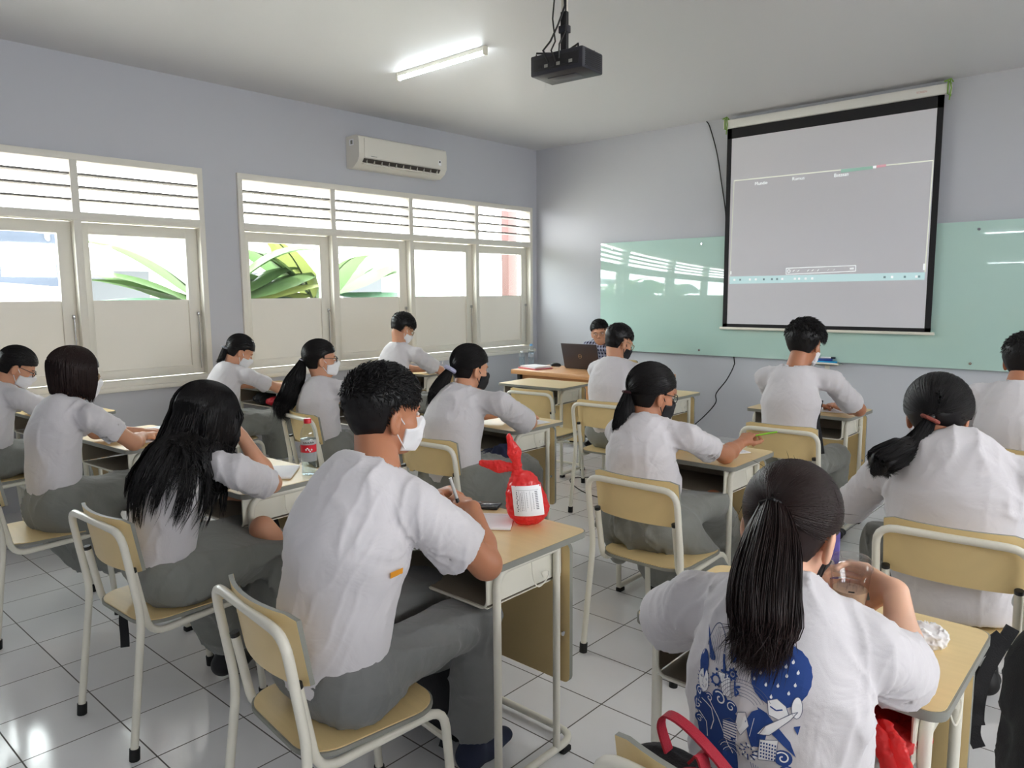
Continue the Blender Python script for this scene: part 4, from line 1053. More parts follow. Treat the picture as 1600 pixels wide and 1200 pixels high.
def shoe(par, ank, d, m, q, knee):
    d = nrm(A_([d[0], d[1], d[2] if len(d) > 2 else 0.])); side = nrm(np.cross(d, [0, 0, 1.])); up = np.cross(side, d); a = A_(ank, float)
    P = lambda x, y, z: a + side * x + d * y + up * z
    fn = union([fcap(P(0, -.025, -.045), P(0, .06, -.055), .040, .038, up, .85), fcap(P(0, .06, -.055), P(0, .155, -.062), .040, .033, up, .72), cap(P(0, -.02, -.03), P(0, 0, .012), .040, .037)], .03)
    fn = cut(fn, P(0, 0, -.083), -up); fn = sub(fn, cap(P(0, -.003, .005), P(0, -.006, .06), .031))
    pts = A_([P(x, y, z) for x in (-.06, .06) for y in (-.08, .21) for z in (-.1, .06)])
    sdf_obj('shoe', fn, pts.min(0), pts.max(0), .005 * q, m, par)
    u = nrm(A_(knee) - a); V, F = surf(cut(cap(a - u * .02, a + u * .10, .030, .036), a + u * .085, u), a - .15, a + .15, .006 * q); mesh_np('sock', V, F, M_sock, par)

# ---------------------------------------------------------------- hair
def hair(par, c):
    st = c['hair']; HC, HR, hs = c['_HC'], c['_HR'], c['_hs']; m = c.get('hairm', M_hair); q = c.get('q', 1.)
    rng = np.random.default_rng(c.get('seed', 1) + 50); toW = lambda p: HC + (p * hs) @ HR.T; parts = []
    den = c.get('den', 1.)
    th = c.get('hth', .014); ctr = CRN[0] + A_([0, -.004, .002]); rad = CRN[1] + th
    kind = st
    fline = c.get('hline', .050); nape = c.get('nape', -.062)
    # keep-out of the face: a slanted wedge in front, below the nape line behind
    def region(p):
        x = np.abs(p[:, 0])
        front = np.minimum(p[:, 1] - (-.004 if kind == 'short' else .012), (fline - .25 * np.maximum(0, x - .03)) - p[:, 2])      # >0 in the face area
        side = np.minimum(p[:, 1] + .030, (.028 if kind == 'short' else .004) - p[:, 2]) if kind in ('short', 'pony') else np.full(len(p), -1.)
        ear = -ell((.085, -.006, -.012), (.03, .020, .030))(np.stack([x, p[:, 1], p[:, 2]], 1)) if kind in ('short', 'pony') else np.full(len(p), -1.)
        low = nape - p[:, 2]
        return np.maximum(np.maximum(front, low), np.maximum(side, ear))
    base = ell(ctr, rad)
    def capf(p):
        d = smin(base(p), ell((0, -.035, -.02), (.060 + th * .4, .058 + th * .4, .06))(p), .02)
        d = d - vnoise(p, 60 if kind == 'short' else 45, 3) * .0016
        return np.maximum(d, region(p))
    V, F = surf(capf, (-.12, -.14, -.13), (.12, .14, .15), .0048 * q); parts.append((toW(V), F))
    def sph(u): return ctr + u * rad
    def roots(n, extra=lambda p: np.zeros(len(p)) - 1):
        u = rng.normal(size=(n * 3, 3)); u /= np.linalg.norm(u, axis=1, keepdims=True); p = sph(u); ok = (region(p) < .0) & (extra(p) < 0); return u[ok][:n]
    sr = .0011 * max(1, q ** .8)
    if kind == 'short':
        n = int(2600 * den / max(1, q)); u = roots(n); p = sph(u) - u * .004; comb = c.get('comb', (0, .5, -.15))
        L = c.get('hlen', .028) * rng.uniform(.6, 1.2, (len(u), 1)); L = L * np.clip(.45 + (p[:, 2:3] + .02) * 6, .4, 1)
        tan = A_(comb)[None] + rng.normal(size=u.shape) * .35; tan[:, 2] -= np.where(p[:, 2] < .05, .8, 0); L = L * np.where((p[:, 1:2] > .06) & (p[:, 2:3] < .075), .55, 1); tan -= u * (tan * u).sum(1, keepdims=True); tan /= np.linalg.norm(tan, axis=1, keepdims=True) + 1e-9
        lift = c.get('lift', .45) * np.where(p[:, 2:3] > .05, 1., .25)
        K = [p + (u * lift * t + tan * t * (1 - .1 * t)) * L - u * L * lift * .5 * t * t for t in np.linspace(0, 1, 5)]
        parts.append(strands(toW(np.stack(K, 1).reshape(-1, 3)).reshape(len(u), 5, 3), sr * 1.2))
    if kind == 'pony':
        tie = A_(c.get('tie', (0, -.115, .0))); td = nrm((tie - ctr) / rad); n = int(1500 * den / max(1, q)); u = roots(n)
        t = np.linspace(0, 1, 9)[None, :, None]; om = np.arccos(np.clip(u @ td, -.999, .999))[:, None, None]
        a = np.sin((1 - t) * om) / np.sin(om) * u[:, None] + np.sin(t * om) / np.sin(om) * td; lay = rng.uniform(1.0, 1.02, (len(u), 1, 1))
        P = ctr + a * rad * lay; P = P + (tie - P) * (t ** 8) * .8; okp = (region(P[:, :6].reshape(-1, 3)).reshape(len(P), 6).max(1) < .004); P = P[okp]
        parts.append(strands(toW(P.reshape(-1, 3)).reshape(P.shape), sr * 1.15, False))
        # tail through world points
        tp = A_(c['tail'], float); tw = A_(c['tailw'], float)       # control points and radii
        tieW = toW(tie[None])[0]; C = np.concatenate([[tieW], tp]); wd = np.concatenate([[c.get('tiew', .016)], tw])
        fn = union([cap(C[i], C[i + 1], wd[i] * .82, wd[i + 1] * .82 * (1 if i < len(C) - 2 else .5)) for i in range(len(C) - 1)], .02)
        fn2 = lambda p: fn(p) - vnoise(p * A_([1, 1, .25]), 70, 4) * .003
        parts.append(surf(fn2, C.min(0) - .08, C.max(0) + .08, .006 * q))
        n = int(1400 * den / max(1, q)); off = rng.normal(size=(n, 3)); off /= np.linalg.norm(off, axis=1, keepdims=True); off *= rng.uniform(.75, 1.05, (n, 1))
        t_ = np.gradient(C, axis=0); t_ /= np.linalg.norm(t_, axis=1, keepdims=True)
        K = C[None] + (off[:, None] - t_[None] * (off[:, None] * t_[None]).sum(2, keepdims=True)) * wd[None, :, None] * (1 + rng.normal(size=(n, 1, 1)) * .06 + rng.normal(size=(n, len(C), 1)) * .03)
        K[:, -1] += (C[-1] - C[-2]) * rng.uniform(-.5, .15, (n, 1)) + rng.normal(size=(n, 3)) * c.get('fray', .008)
        P = smooth_paths(K, 14); wv = c.get('wave', 0)
        if c.get('clump'): P = clump(P, c['clump'], rng, .7, .3)
        if wv: ph = rng.uniform(0, .9, (n, 1)); x = np.linspace(0, 1, 14)[None]; P = P + np.stack([np.sin(x * 14 + ph), np.cos(x * 12 + ph), np.zeros_like(x + ph)], 2) * wv * x[..., None]
        parts.append(strands(P, sr))
        f = MB(); ax = nrm(C[1] - tieW); tm = c.get('tiem', M_dark); rr_ = c.get('tier', .017)
        n1 = Vector(ax).orthogonal().normalized(); n2 = Vector(ax).cross(n1); cc = Vector(tieW + ax * .006)
        f.tube([cc + (n1 * math.cos(a) + n2 * math.sin(a)) * rr_ * (1 + .08 * math.sin(a * 7)) for a in [k * math.pi / 10 for k in range(20)]], c.get('tiet', .004), tm, 8, closed=True)
        attach(f.build('hair_tie'), par)
    if kind in ('long', 'bob'):
        n = int(c.get('nst', 2200) * den / max(1, q)); side = rng.choice([-1, 1], n); Lz = c['hbot']      # world z of the ends
        az = rng.uniform(c.get('az0', -.35), math.pi, n)           # angle round the head: 0 = front-side, pi = back
        # start on the parting, sweep down the side of the skull, then fall
        y0 = rng.uniform(-.05, .055, n); sx = np.sin(az * .5 + .35)
        e = np.stack([np.sin(np.pi - az) * 1.0 * side, np.cos(az), np.zeros(n)], 1); e[:, 0] += side * .25; e /= np.linalg.norm(e, axis=1, keepdims=True)
        lay = rng.uniform(.97, 1.05, (n, 1)); top = np.stack([side * .04, y0 / rad[1], np.ones(n)], 1); top /= np.linalg.norm(top, axis=1, keepdims=True)
        K = []
        for t in (0, .25, .5, .75, 1.):
            v = top * (1 - t) + e * t; v /= np.linalg.norm(v, axis=1, keepdims=True); K.append(toW(ctr + v * rad * lay))
        g = K[-1]; hz = rng.uniform(-1, 1, n)
        Lend = Lz + rng.normal(size=n) * c.get('hvar', .012); out = c.get('hout', 0.)
        drift = A_(c.get('drift', (0, 0, 0)), float)
        cen = HC + HR @ A_([0, -.03, 0]); rad2 = g - cen; rad2[:, 2] = 0
        for t in (.25, .5, .75, 1.):
            p = g.copy(); p[:, 2] = g[:, 2] * (1 - t) + Lend * t; p[:, :2] += rad2[:, :2] * (out * t + c.get('cin', 0) * t * t) + drift[:2] * t; p += rng.normal(size=p.shape) * .002 * t * A_([1, 1, 0]); K.append(p)
        K = np.stack(K, 1); P = smooth_paths(K, 20)
        if c.get('clump'): P = clump(P, c['clump'], rng, c.get('clamt', .6), .6)
        if c.get('collide', True): P = push_out(P, lambda p: np.minimum(c['_shirt'](p), c['_skin'](p)), .010, 4); P[:, 1:-1] = (P[:, :-2] + P[:, 1:-1] * 2 + P[:, 2:]) / 4; mg = rng.uniform(.006, c.get('hpile', .016), 4); G4 = rng.integers(0, 4, n)
        if c.get('collide', True):
            for gi in range(4): P[G4 == gi] = push_out(P[G4 == gi], lambda p: np.minimum(c['_shirt'](p), c['_skin'](p)), mg[gi], 4)
        parts.append(strands(P, .0026 * max(1, q ** .6)))
        for z0, z1 in c.get('core', []): parts.append(surf(cap(z0[:3], z1[:3], z0[3], z1[3]), np.minimum(z0[:3], z1[:3]) - .12, np.maximum(z0[:3], z1[:3]) + .12, .008))
    for pts, w in c.get('wisps', []):
        b = A_([toW(A_(p)[None])[0] for p in pts]); K = b[None] + rng.normal(size=(12, 1, 3)) * .003 + rng.normal(size=(12, len(b), 3)) * w
        parts.append(strands(smooth_paths(K, 10), sr))
    if c.get('fly'):
        n = c['fly']; u = roots(n); p = sph(u); r_ = rng.normal(size=u.shape); K = np.stack([p + (u * (.006 * t) + r_ * .010 * t) for t in (0, .5, 1, 1.6)], 1); K[..., 2] -= np.linspace(0, 1, 4) ** 2 * .008
        parts.append(strands(toW(K.reshape(-1, 3)).reshape(K.shape), .0005))
    V, F = join_np(parts); mesh_np('hair', V, F, m, par)
# ================================================================ the class
def sit(x, y, yaw, neck, head, hdir, **k):
    f = yawdir(yaw); r = A_([f[1], -f[0], 0]); hip = A_([x, y, .545]); c = dict(hip=hip, yaw=yaw, neck=neck, head=head, hdir=hdir)
    c['KR'] = hip + f * .42 + r * .10 + A_([0, 0, -.03]); c['KL'] = hip + f * .42 - r * .10 + A_([0, 0, -.03])
    c['AR'] = c['KR'] - f * .03 + A_([0, 0, -.43]); c['AL'] = c['KL'] + f * .03 + A_([0, 0, -.43]); c.update(k); return c
SCRUNCH = mat('lavender grey scrunchie', srgb(178, 178, 205), .8); REDTIE = mat('brown red hair elastic', srgb(130, 60, 48), .7); WTIE = mat('pale hair elastic', srgb(210, 205, 215), .6)
GTIE = mat('grey hair elastic', srgb(120, 122, 130), .7)

# A: boy nearest the camera
person((-1.60, 1.05), 'boy with short black hair and white mask clasping a pen beside the red bag', sit(-1.58, 1.06, 0, (-1.50, 1.14, 1.08), (-1.545, 1.22, 1.19), (12, 6, 3), hs=.97,
    SR=(-1.385, 1.18, .975), SL=(-1.70, 1.22, .975), ER=(-1.335, 1.375, .785), WR=(-1.485, 1.475, .885), EL=(-1.80, 1.44, .80), WL=(-1.655, 1.545, .885), FR=(-.85, .30, .12), BR=(.3, .1, .95), FL=(.85, -.25, .10), BL=(.1, .6, .8), curlR=(.8, .85, .9, .95), curlL=(.7, .75, .8, .85), thumbR=.4, hand_flipR=-1, hand_flipL=-1,
    KR=(-1.535, 1.53, .535), AR=(-1.555, 1.54, .115), KL=(-1.76, 1.52, .565), AL=(-1.80, 1.68, .11), footR=(-.15, 1, 0), skin=M_skin_tan, fat=1.06, wide=1.12, deep=.78, sleeve=.66, sleever=.080, sw=.175, hem=.0, fold=.007, hair='short', hlen=.03, lift=.55, hth=.015, nape=-.068, mask='white', tlen=.90, trr=.082, waist=.2, seed=3, lowm=M_grey_dark, shoem=mat('navy canvas shoe', srgb(34, 42, 66), .8), den=1.5))
# J: long loose hair
person((-2.64, 1.10), 'girl with long loose black hair resting her cheek on her hand', sit(-2.64, 1.08, 5, (-2.56, 1.16, .965), (-2.60, 1.245, 1.055), (8, 14, -4), s=.95,
    SR=(-2.42, 1.26, .885), SL=(-2.72, 1.22, .87), ER=(-2.62, 1.50, .765), WR=(-2.625, 1.39, .965), FR=(-.15, -.45, .7), BR=(.75, .55, .2), curlR=(1.0, 1.05, 1.1, 1.1), EL=(-2.88, 1.45, .70), WL=(-2.80, 1.56, .68), FL=(.3, .8, -.2),
    KR=(-2.60, 1.44, .62), AR=(-2.50, 1.66, .24), KL=(-2.76, 1.47, .54), AL=(-2.72, 1.33, .10), footR=(.2, 1, -.3), footL=(-.3, .8, 0), low='skirt', skirt=.13, flare=.08, drape=[((-2.62, 1.16, .50), (-2.66, 1.30, .20), .09, .085), ((-2.55, 1.15, .52), (-2.60, 1.40, .50), .10, .08)], bare=[((-2.60, 1.44, .60), (-2.50, 1.66, .26), .05, .034)],
    wide=.98, sleeve=.66, sleever=.068, hair='long', hbot=.79, hvar=.045, nst=5200, clump=70, hth=.018, drift=(-.01, -.09, 0), hout=.3, hpile=.03, q=1.15, seed=5, sw=.155, shoem=M_dark, hem=.05, az0=.15, glasses='thin', mask='white'))
# M: girl in the printed shirt
GIRL_M = dict(s=.98,
    SR=(-.365, 1.31, .885), SL=(-.685, 1.30, .885), ER=(-.350, 1.50, .785), WR=(-.395, 1.59, .895), FR=(-.85, .35, .1), BR=(.3, .9, .25), curlR=(.45, .5, .55, .6), EL=(-.84, 1.46, .76), WL=(-.66, 1.60, .82), FL=(.5, .1, .45), BL=(-.5, .6, .3), curlL=(.5, .55, .6, .6),
    wide=1.0, deep=.74, sleeve=.82, sleever=.076, fat=.95, sw=.17, hair='pony', tie=(-.004, -.102, .022), tiew=.022, tiem=M_hair, tier=.024, tiet=.005, tail=[(-.500, 1.215, 1.075), (-.492, 1.175, 1.01), (-.480, 1.145, .95), (-.488, 1.135, .90)], tailw=[.042, .053, .050, .026], fray=.016, hairm=M_hair_brown, mask='black', skin=M_skin_pale, seed=7, shoem=M_dark, den=3.8, hth=.011, fly=24, nk=.95, bend=.02, hem=.1)
GIRL_MC = sit(-.47, 1.21, -5, (-.505, 1.275, .985), (-.525, 1.36, 1.055), (-2, 24, 4), **GIRL_M)
person((-.47, 1.17), 'girl in a white T-shirt with a blue castle and wave print drinking iced coffee', GIRL_MC)
# N: wavy low ponytail
person((-.55, 2.66), 'girl with a wavy low ponytail held by a red-brown elastic, bent over her desk', sit(-.52, 2.75, -6, (-.54, 2.80, .985), (-.615, 2.87, 1.06), (-8, 34, 0), s=1.06,
    SR=(-.32, 2.80, .90), SL=(-.745, 2.78, .875), ER=(-.10, 2.95, .78), WR=(-.26, 3.12, .78), EL=(-.885, 2.86, .70), WL=(-.80, 3.08, .76), wide=1.2, deep=.74, sleeve=1.55, sleever=.068, low='skirt', skirt=.2, KL=(-.80, 3.02, .55), AL=(-.82, 3.0, .1), hair='pony', tie=(-.01, -.105, -.05), tiem=REDTIE, tier=.024, tiet=.007, tail=[(-.645, 2.72, .985), (-.68, 2.67, .965), (-.715, 2.63, .935), (-.735, 2.61, .90)], tailw=[.036, .048, .05, .034], fray=.016, wave=.010, mask='white', clump=26, hem=.08, skin=M_skin_tan, seed=9, hth=.024, q=1.2, den=1.4, hipr=.104, sw=.19))
# C: dark mask, green pencil
person((-1.62, 2.68), 'girl in a dark mask and glasses holding a green pencil above her notebook', sit(-1.655, 2.66, 0, (-1.685, 2.72, .965), (-1.69, 2.78, 1.06), (26, 14, 0), s=.97, hs=1.05,
    SR=(-1.50, 2.76, .90), SL=(-1.835, 2.74, .885), ER=(-1.475, 3.04, .78), WR=(-1.49, 3.22, .80), FR=(.1, .9, .45), curlR=(.6, .9, 1.0, 1.0), EL=(-1.86, 3.0, .78), WL=(-1.80, 3.20, .78), FL=(.2, .9, 0), wide=.97, deep=.78, belly=.04, sleeve=.6, sleever=.064, low='skirt', skirt=.22, flare=.11, KR=(-1.52, 3.02, .57), AR=(-1.62, 3.33, .33), KL=(-1.78, 3.05, .52), AL=(-1.8, 3.05, .1), nocut=True, footR=(-.3, .9, -.2),
    drape=[((-1.50, 2.70, .5), (-1.43, 2.86, .30), .09, .09), ((-1.80, 2.66, .5), (-1.80, 2.70, .34), .07, .05)], bare=[((-1.53, 3.05, .56), (-1.62, 3.33, .34), .05, .034)], hair='pony', tie=(-.012, -.112, -.008), tiem=mat('maroon elastic', srgb(60, 24, 30), .6), tier=.02, tiet=.006, tail=[(-1.755, 2.665, .985), (-1.755, 2.645, .93), (-1.745, 2.64, .875)], tailw=[.038, .038, .02], wave=.003, mask='black', glasses='dark', skin=M_skin_tan, seed=11, q=1.25, hth=.016, sw=.165))
# F: scrunchie
person((-2.75, 2.66), 'girl with a lavender scrunchie and black mask leaning on her desk', sit(-2.80, 2.66, 8, (-2.83, 2.74, .98), (-2.845, 2.83, 1.095), (14, 10, 0), s=1.0,
    SR=(-2.60, 2.80, .93), SL=(-2.94, 2.76, .92), ER=(-2.66, 3.10, .785), WR=(-2.80, 3.25, .79), EL=(-3.12, 3.0, .78), WL=(-2.98, 3.2, .79), wide=1.1, deep=.85, sleeve=.84, sleever=.074, low='skirt', skirt=.2, flare=.13, drape=[((-2.72, 2.66, .52), (-2.62, 2.95, .36), .12, .14), ((-2.9, 2.6, .5), (-2.85, 2.5, .4), .08, .07)], hair='pony', tie=(-.005, -.118, -.012), tiem=SCRUNCH, tier=.026, tiet=.012, tail=[(-2.90, 2.675, 1.03), (-2.915, 2.635, .97), (-2.92, 2.61, .91)], tailw=[.036, .038, .018], mask='black', skin=M_skin, seed=13, q=1.3, hth=.014, waist=.3))
# G: long wavy ponytail
person((-3.95, 2.68), 'girl with a long wavy ponytail, dark glasses and white mask', sit(-3.97, 2.66, 4, (-4.03, 2.68, .965), (-4.05, 2.70, 1.09), (26, 2, 0), s=.97,
    SR=(-3.81, 2.74, .90), SL=(-4.13, 2.70, .90), ER=(-3.85, 3.0, .79), WR=(-4.0, 3.18, .78), EL=(-4.4, 2.98, .78), WL=(-4.25, 3.2, .78), sleeve=.8, sleever=.075, low='skirt', skirt=.2, hair='pony', tie=(-.02, -.112, .0), tiem=WTIE, tier=.02, tail=[(-4.14, 2.58, .985), (-4.15, 2.53, .90), (-4.16, 2.49, .80), (-4.15, 2.45, .74)], tailw=[.05, .06, .055, .03], wave=.012, fray=.02, mask='white', glasses='dark', skin=M_skin, seed=15, q=1.4, hth=.014))
# K: bob
person((-3.87, 1.10), 'girl with a dark brown bob, glasses and white mask writing on papers', sit(-3.90, 1.13, 4, (-3.90, 1.19, 1.025), (-3.92, 1.25, 1.125), (12, 10, 0), s=.97,
    SR=(-3.745, 1.25, .94), SL=(-4.04, 1.22, .94), ER=(-3.76, 1.43, .79), WR=(-3.98, 1.56, .775), FR=(-.5, .8, 0), EL=(-4.22, 1.42, .79), WL=(-4.12, 1.60, .775), FL=(.2, .9, 0), wide=1.02, sleeve=.6, sleever=.066, low='skirt', skirt=.22, flare=.12, nocut=True, KR=(-3.78, 1.52, .56), drape=[((-3.80, 1.14, .5), (-3.76, 1.30, .30), .12, .12), ((-3.95, 1.1, .48), (-3.85, 1.2, .3), .1, .1)], waist=.3, hair='bob', hbot=1.0, hvar=.008, nst=1500, hth=.02, cin=-.25, mask='white', glasses='thin', hairm=M_hair_brown, skin=M_skin, seed=17, q=1.35, az0=.35, hout=.05, collide=True))
# L
person((-5.25, 1.18), 'girl with glasses and white mask looking down at the left edge of the photo', sit(-5.22, 1.20, 6, (-5.20, 1.25, .995), (-5.20, 1.345, 1.075), (16, 30, 0), s=.97,
    SR=(-5.03, 1.30, .905), SL=(-5.36, 1.28, .905), ER=(-5.10, 1.52, .79), WR=(-5.26, 1.68, .775), EL=(-5.55, 1.48, .79), WL=(-5.45, 1.66, .775), sleeve=.62, sleever=.068, low='skirt', skirt=.3, KR=(-5.0, 1.55, .55), hair='pony', tie=(0, -.115, .01), tiem=GTIE, tail=[(-5.24, 1.16, 1.08), (-5.25, 1.13, 1.02)], tailw=[.028, .02], mask='white', glasses='dark', skin=M_skin, seed=19, q=1.5, waist=.3))
# I
person((-5.30, 2.68), 'girl with a grey hair tie bending over a desk by the wall between the windows', sit(-5.28, 2.66, 4, (-5.27, 2.72, .985), (-5.25, 2.80, 1.075), (18, 32, 0), s=.97,
    SR=(-5.09, 2.78, .90), SL=(-5.42, 2.74, .90), ER=(-5.12, 3.02, .79), WR=(-5.28, 3.20, .775), EL=(-5.6, 2.98, .79), WL=(-5.5, 3.18, .775), sleeve=.6, sleever=.064, low='skirt', skirt=.25, hair='pony', tie=(0, -.112, -.02), tiem=GTIE, tiet=.008, tier=.02, tail=[(-5.30, 2.675, 1.03), (-5.31, 2.665, 1.0)], tailw=[.022, .014], mask='white', skin=M_skin, seed=21, q=1.6, waist=.3))
# H
person((-5.15, 4.18), 'boy in glasses and mask writing at the desk by the far window bays', sit(-5.14, 4.16, 2, (-5.12, 4.20, 1.075), (-5.13, 4.27, 1.19), (16, 32, 0),
    SR=(-4.94, 4.26, .97), SL=(-5.29, 4.24, .97), ER=(-5.02, 4.60, .80), WR=(-5.19, 4.76, .785), EL=(-5.45, 4.5, .8), WL=(-5.35, 4.7, .78), sleeve=.7, sleever=.075, hair='short', hlen=.035, hth=.02, mask='white', glasses='thin', skin=M_skin, seed=23, q=1.8, nape=-.045))
# E
person((-2.88, 4.26), 'boy in a black mask seated in front of the teacher laptop', sit(-2.90, 4.24, 4, (-2.91, 4.28, 1.04), (-2.92, 4.36, 1.15), (22, 24, 0),
    SR=(-2.73, 4.34, .955), SL=(-3.07, 4.30, .955), ER=(-2.66, 4.62, .80), WR=(-2.82, 4.80, .785), EL=(-3.2, 4.6, .8), WL=(-3.1, 4.8, .78), sleeve=.62, sleever=.07, wide=1.03, hair='short', hlen=.02, hth=.012, mask='black', glasses='thin', skin=M_skin, seed=25, q=1.8))
# D
person((-1.60, 4.14), 'boy with bushy black hair seated directly below the projection screen', sit(-1.61, 4.12, 2, (-1.62, 4.17, 1.075), (-1.60, 4.26, 1.195), (10, 20, 0),
    SR=(-1.43, 4.22, 1.0), SL=(-1.80, 4.20, 1.0), ER=(-1.40, 4.60, .80), WR=(-1.58, 4.78, .785), EL=(-1.86, 4.55, .82), WL=(-1.72, 4.74, .785), sleeve=.72, sleever=.07, hair='short', hlen=.04, hth=.026, nape=-.06, mask='white', skin=M_skin_tan, seed=27, q=1.7, den=1.3, comb=(.3, .3, -.5)))
# O
person((-.45, 4.16), 'boy with short black hair at the right edge of the photo', sit(-.50, 4.16, 0, (-.575, 4.20, 1.04), (-.56, 4.28, 1.15), (4, 20, 0),
    SR=(-.36, 4.22, .98), SL=(-.74, 4.22, .98), ER=(-.28, 4.55, .8), WR=(-.45, 4.75, .785), EL=(-.82, 4.5, .8), WL=(-.7, 4.75, .78), wide=1.15, sleeve=.8, sleever=.078, hair='short', hlen=.035, hth=.02, skin=M_skin_tan, seed=29, q=1.7))
# teacher
def plaid():
    m = mat('blue grey plaid shirt', srgb(120, 124, 150), .8); nt = m.node_tree; N = nt.nodes; L = nt.links; tc = N.new('ShaderNodeTexCoord')
    def bands(axis, sc):
        w = N.new('ShaderNodeTexWave'); w.bands_direction = axis; w.inputs['Scale'].default_value = sc; L.new(tc.outputs['Object'], w.inputs['Vector']); r = N.new('ShaderNodeValToRGB'); r.color_ramp.elements[0].position = .55; r.color_ramp.elements[1].position = .6; L.new(w.outputs['Fac'], r.inputs[0]); return r
    a, b = bands('X', 9), bands('Z', 9); ad = N.new('ShaderNodeMix'); ad.data_type = 'RGBA'; ad.inputs['A'].default_value = srgb(34, 38, 62); ad.inputs['B'].default_value = srgb(150, 154, 182); L.new(a.outputs[0], ad.inputs['Factor'])
    a2 = N.new('ShaderNodeMix'); a2.data_type = 'RGBA'; a2.inputs['B'].default_value = srgb(196, 198, 214); L.new(ad.outputs['Result'], a2.inputs['A']); mu = N.new('ShaderNodeMath'); mu.operation = 'MULTIPLY'; mu.inputs[1].default_value = .5; L.new(b.outputs[0], mu.inputs[0]); L.new(mu.outputs[0], a2.inputs['Factor']); L.new(a2.outputs['Result'], N['Principled BSDF'].inputs['Base Color']); return m
person((-4.42, 6.36), 'teacher in a plaid shirt and glasses looking up from behind the open laptop', sit(-4.45, 6.42, 172, (-4.45, 6.38, 1.0), (-4.44, 6.27, 1.085), (150, 8, 6),
    SR=(-4.63, 6.33, .93), SL=(-4.27, 6.33, .93), ER=(-4.74, 6.22, .80), WR=(-4.52, 6.20, .785), EL=(-4.16, 6.22, .8), WL=(-4.36, 6.20, .785), wide=1.0, sleeve=.8, shirtm=plaid(), hair='short', hlen=.03, hth=.014, glasses='thin', skin=M_skin, lowm=mat('dark trousers', srgb(40, 42, 50), .8), seed=31, q=1.5, hline=.058, s=1.02))
chair_t = chair(-4.42, 6.46, 180, 'school chair of the teacher behind the teacher table')
# ================================================================ things on the desks and the floor
TZ = DH + .0005
def sdf_thing(name, fn, lo, hi, h, m, parent=None):
    V, F = surf(fn, lo, hi, h); return mesh_np(name, V, F, m, parent)
M_redfilm = translucent_mat('red plastic film', srgb(246, 84, 84), .42, .15, .25)
def film(fn, amp, wl, seed):
    def f(p):
        d = fn(p); w = vnoise(p, 1 / wl, seed); w2 = vnoise(p, 2.2 / wl, seed + 1); return d - amp * ((1 - np.abs(w) * 2.2) + (1 - np.abs(w2) * 2.2) * .5)
    return f
# tied red bag on the boy's desk
bx, by = -1.575, 1.825
rb = empty('plastic_bag', (bx, by, DH), 0, 'knotted red plastic bag with a white paper label on the desk', 'plastic bag')
B = lambda x, y, z: A_([bx + x, by + y, DH + z])
body = union([ell(B(0.0, 0, .056), (.064, .072, .056)), ell(B(-.012, -.005, .105), (.050, .060, .066)), cap(B(-.015, -.01, .12), B(-.02, -.03, .185), .036, .013)], .03)
body = film(body, .0035, .018, 3); body = cut(body, B(0, 0, .0015), (0, 0, -1))
sdf_thing('bag_body', body, B(-.1, -.1, -.01), B(.1, .1, .23), .0035, M_redfilm, rb)
kn = film(union([ell(B(-.02, -.032, .195), (.014, .016, .014)), cap(B(-.02, -.03, .195), B(-.015, -.05, .245), .010, .019), cap(B(-.015, -.05, .245), B(-.025, -.065, .30), .019, .007)], .01), .002, .01, 5)
sdf_thing('bag_handle', kn, B(-.09, -.12, .16), B(.06, .03, .34), .0025, M_redfilm, rb)
kn = film(union([cap(B(-.02, -.03, .19), B(-.075, -.06, .192), .010, .018), cap(B(-.075, -.06, .192), B(-.13, -.085, .200), .018, .009)], .01), .002, .01, 6)
sdf_thing('bag_handle', kn, B(-.18, -.14, .15), B(.02, .0, .25), .0025, M_redfilm, rb)
def project(uv, origin, ux, uy, dirn, fn, off):
    """lay flat 2-D points onto the surface fn along dirn"""
    uv = np.asarray(uv, float)
    P = A_(origin)[None] + uv[:, :1] * A_(ux)[None] + uv[:, 1:] * A_(uy)[None]; t = np.zeros(len(P)); d = nrm(dirn)
    for _ in range(60): t += np.clip(fn(P + t[:, None] * d), -.02, .02) * .8
    return P + (t - off)[:, None] * d
vd = nrm(A_([bx, by, DH + .08]) - A_([0, 0, 1.5])); rx_ = nrm(np.cross(vd, [0, 0, 1])); vd = nrm(A_([-.62, .78, -.05])); rx_ = A_([.78, .62, 0]) / np.linalg.norm([.78, .62]); 
vd = nrm(A_([-.70, .70, -.10])); rx_ = nrm(A_([.70, .70, 0])); uy_ = nrm(A_([-.08, -.05, 1.]))
smooth_body = union([ell(B(0.0, 0, .056), (.068, .076, .060)), ell(B(-.012, -.005, .105), (.055, .065, .070))], .03)
def sheet(name, w, h, nx, ny, origin, m, off, parent, warp=0):
    g = A_([[(-w / 2 + w * i / nx), (-h / 2 + h * j / ny)] for i in range(nx + 1) for j in range(ny + 1)])
    P = project(g, origin, rx_, uy_, vd, smooth_body, off)
    F = A_([[i * (ny + 1) + j, (i + 1) * (ny + 1) + j, (i + 1) * (ny + 1) + j + 1, i * (ny + 1) + j + 1] for i in range(nx) for j in range(ny)])
    return mesh_np(name, P, F, m, parent)
lab_o = B(-.006, -.0, .086) - vd * .15
sheet('paper_label', .098, .096, 10, 10, lab_o, M_paper, .002, rb)
ink = mat('grey print', srgb(110, 110, 120), .7); parts = []
rr = random.Random(8)
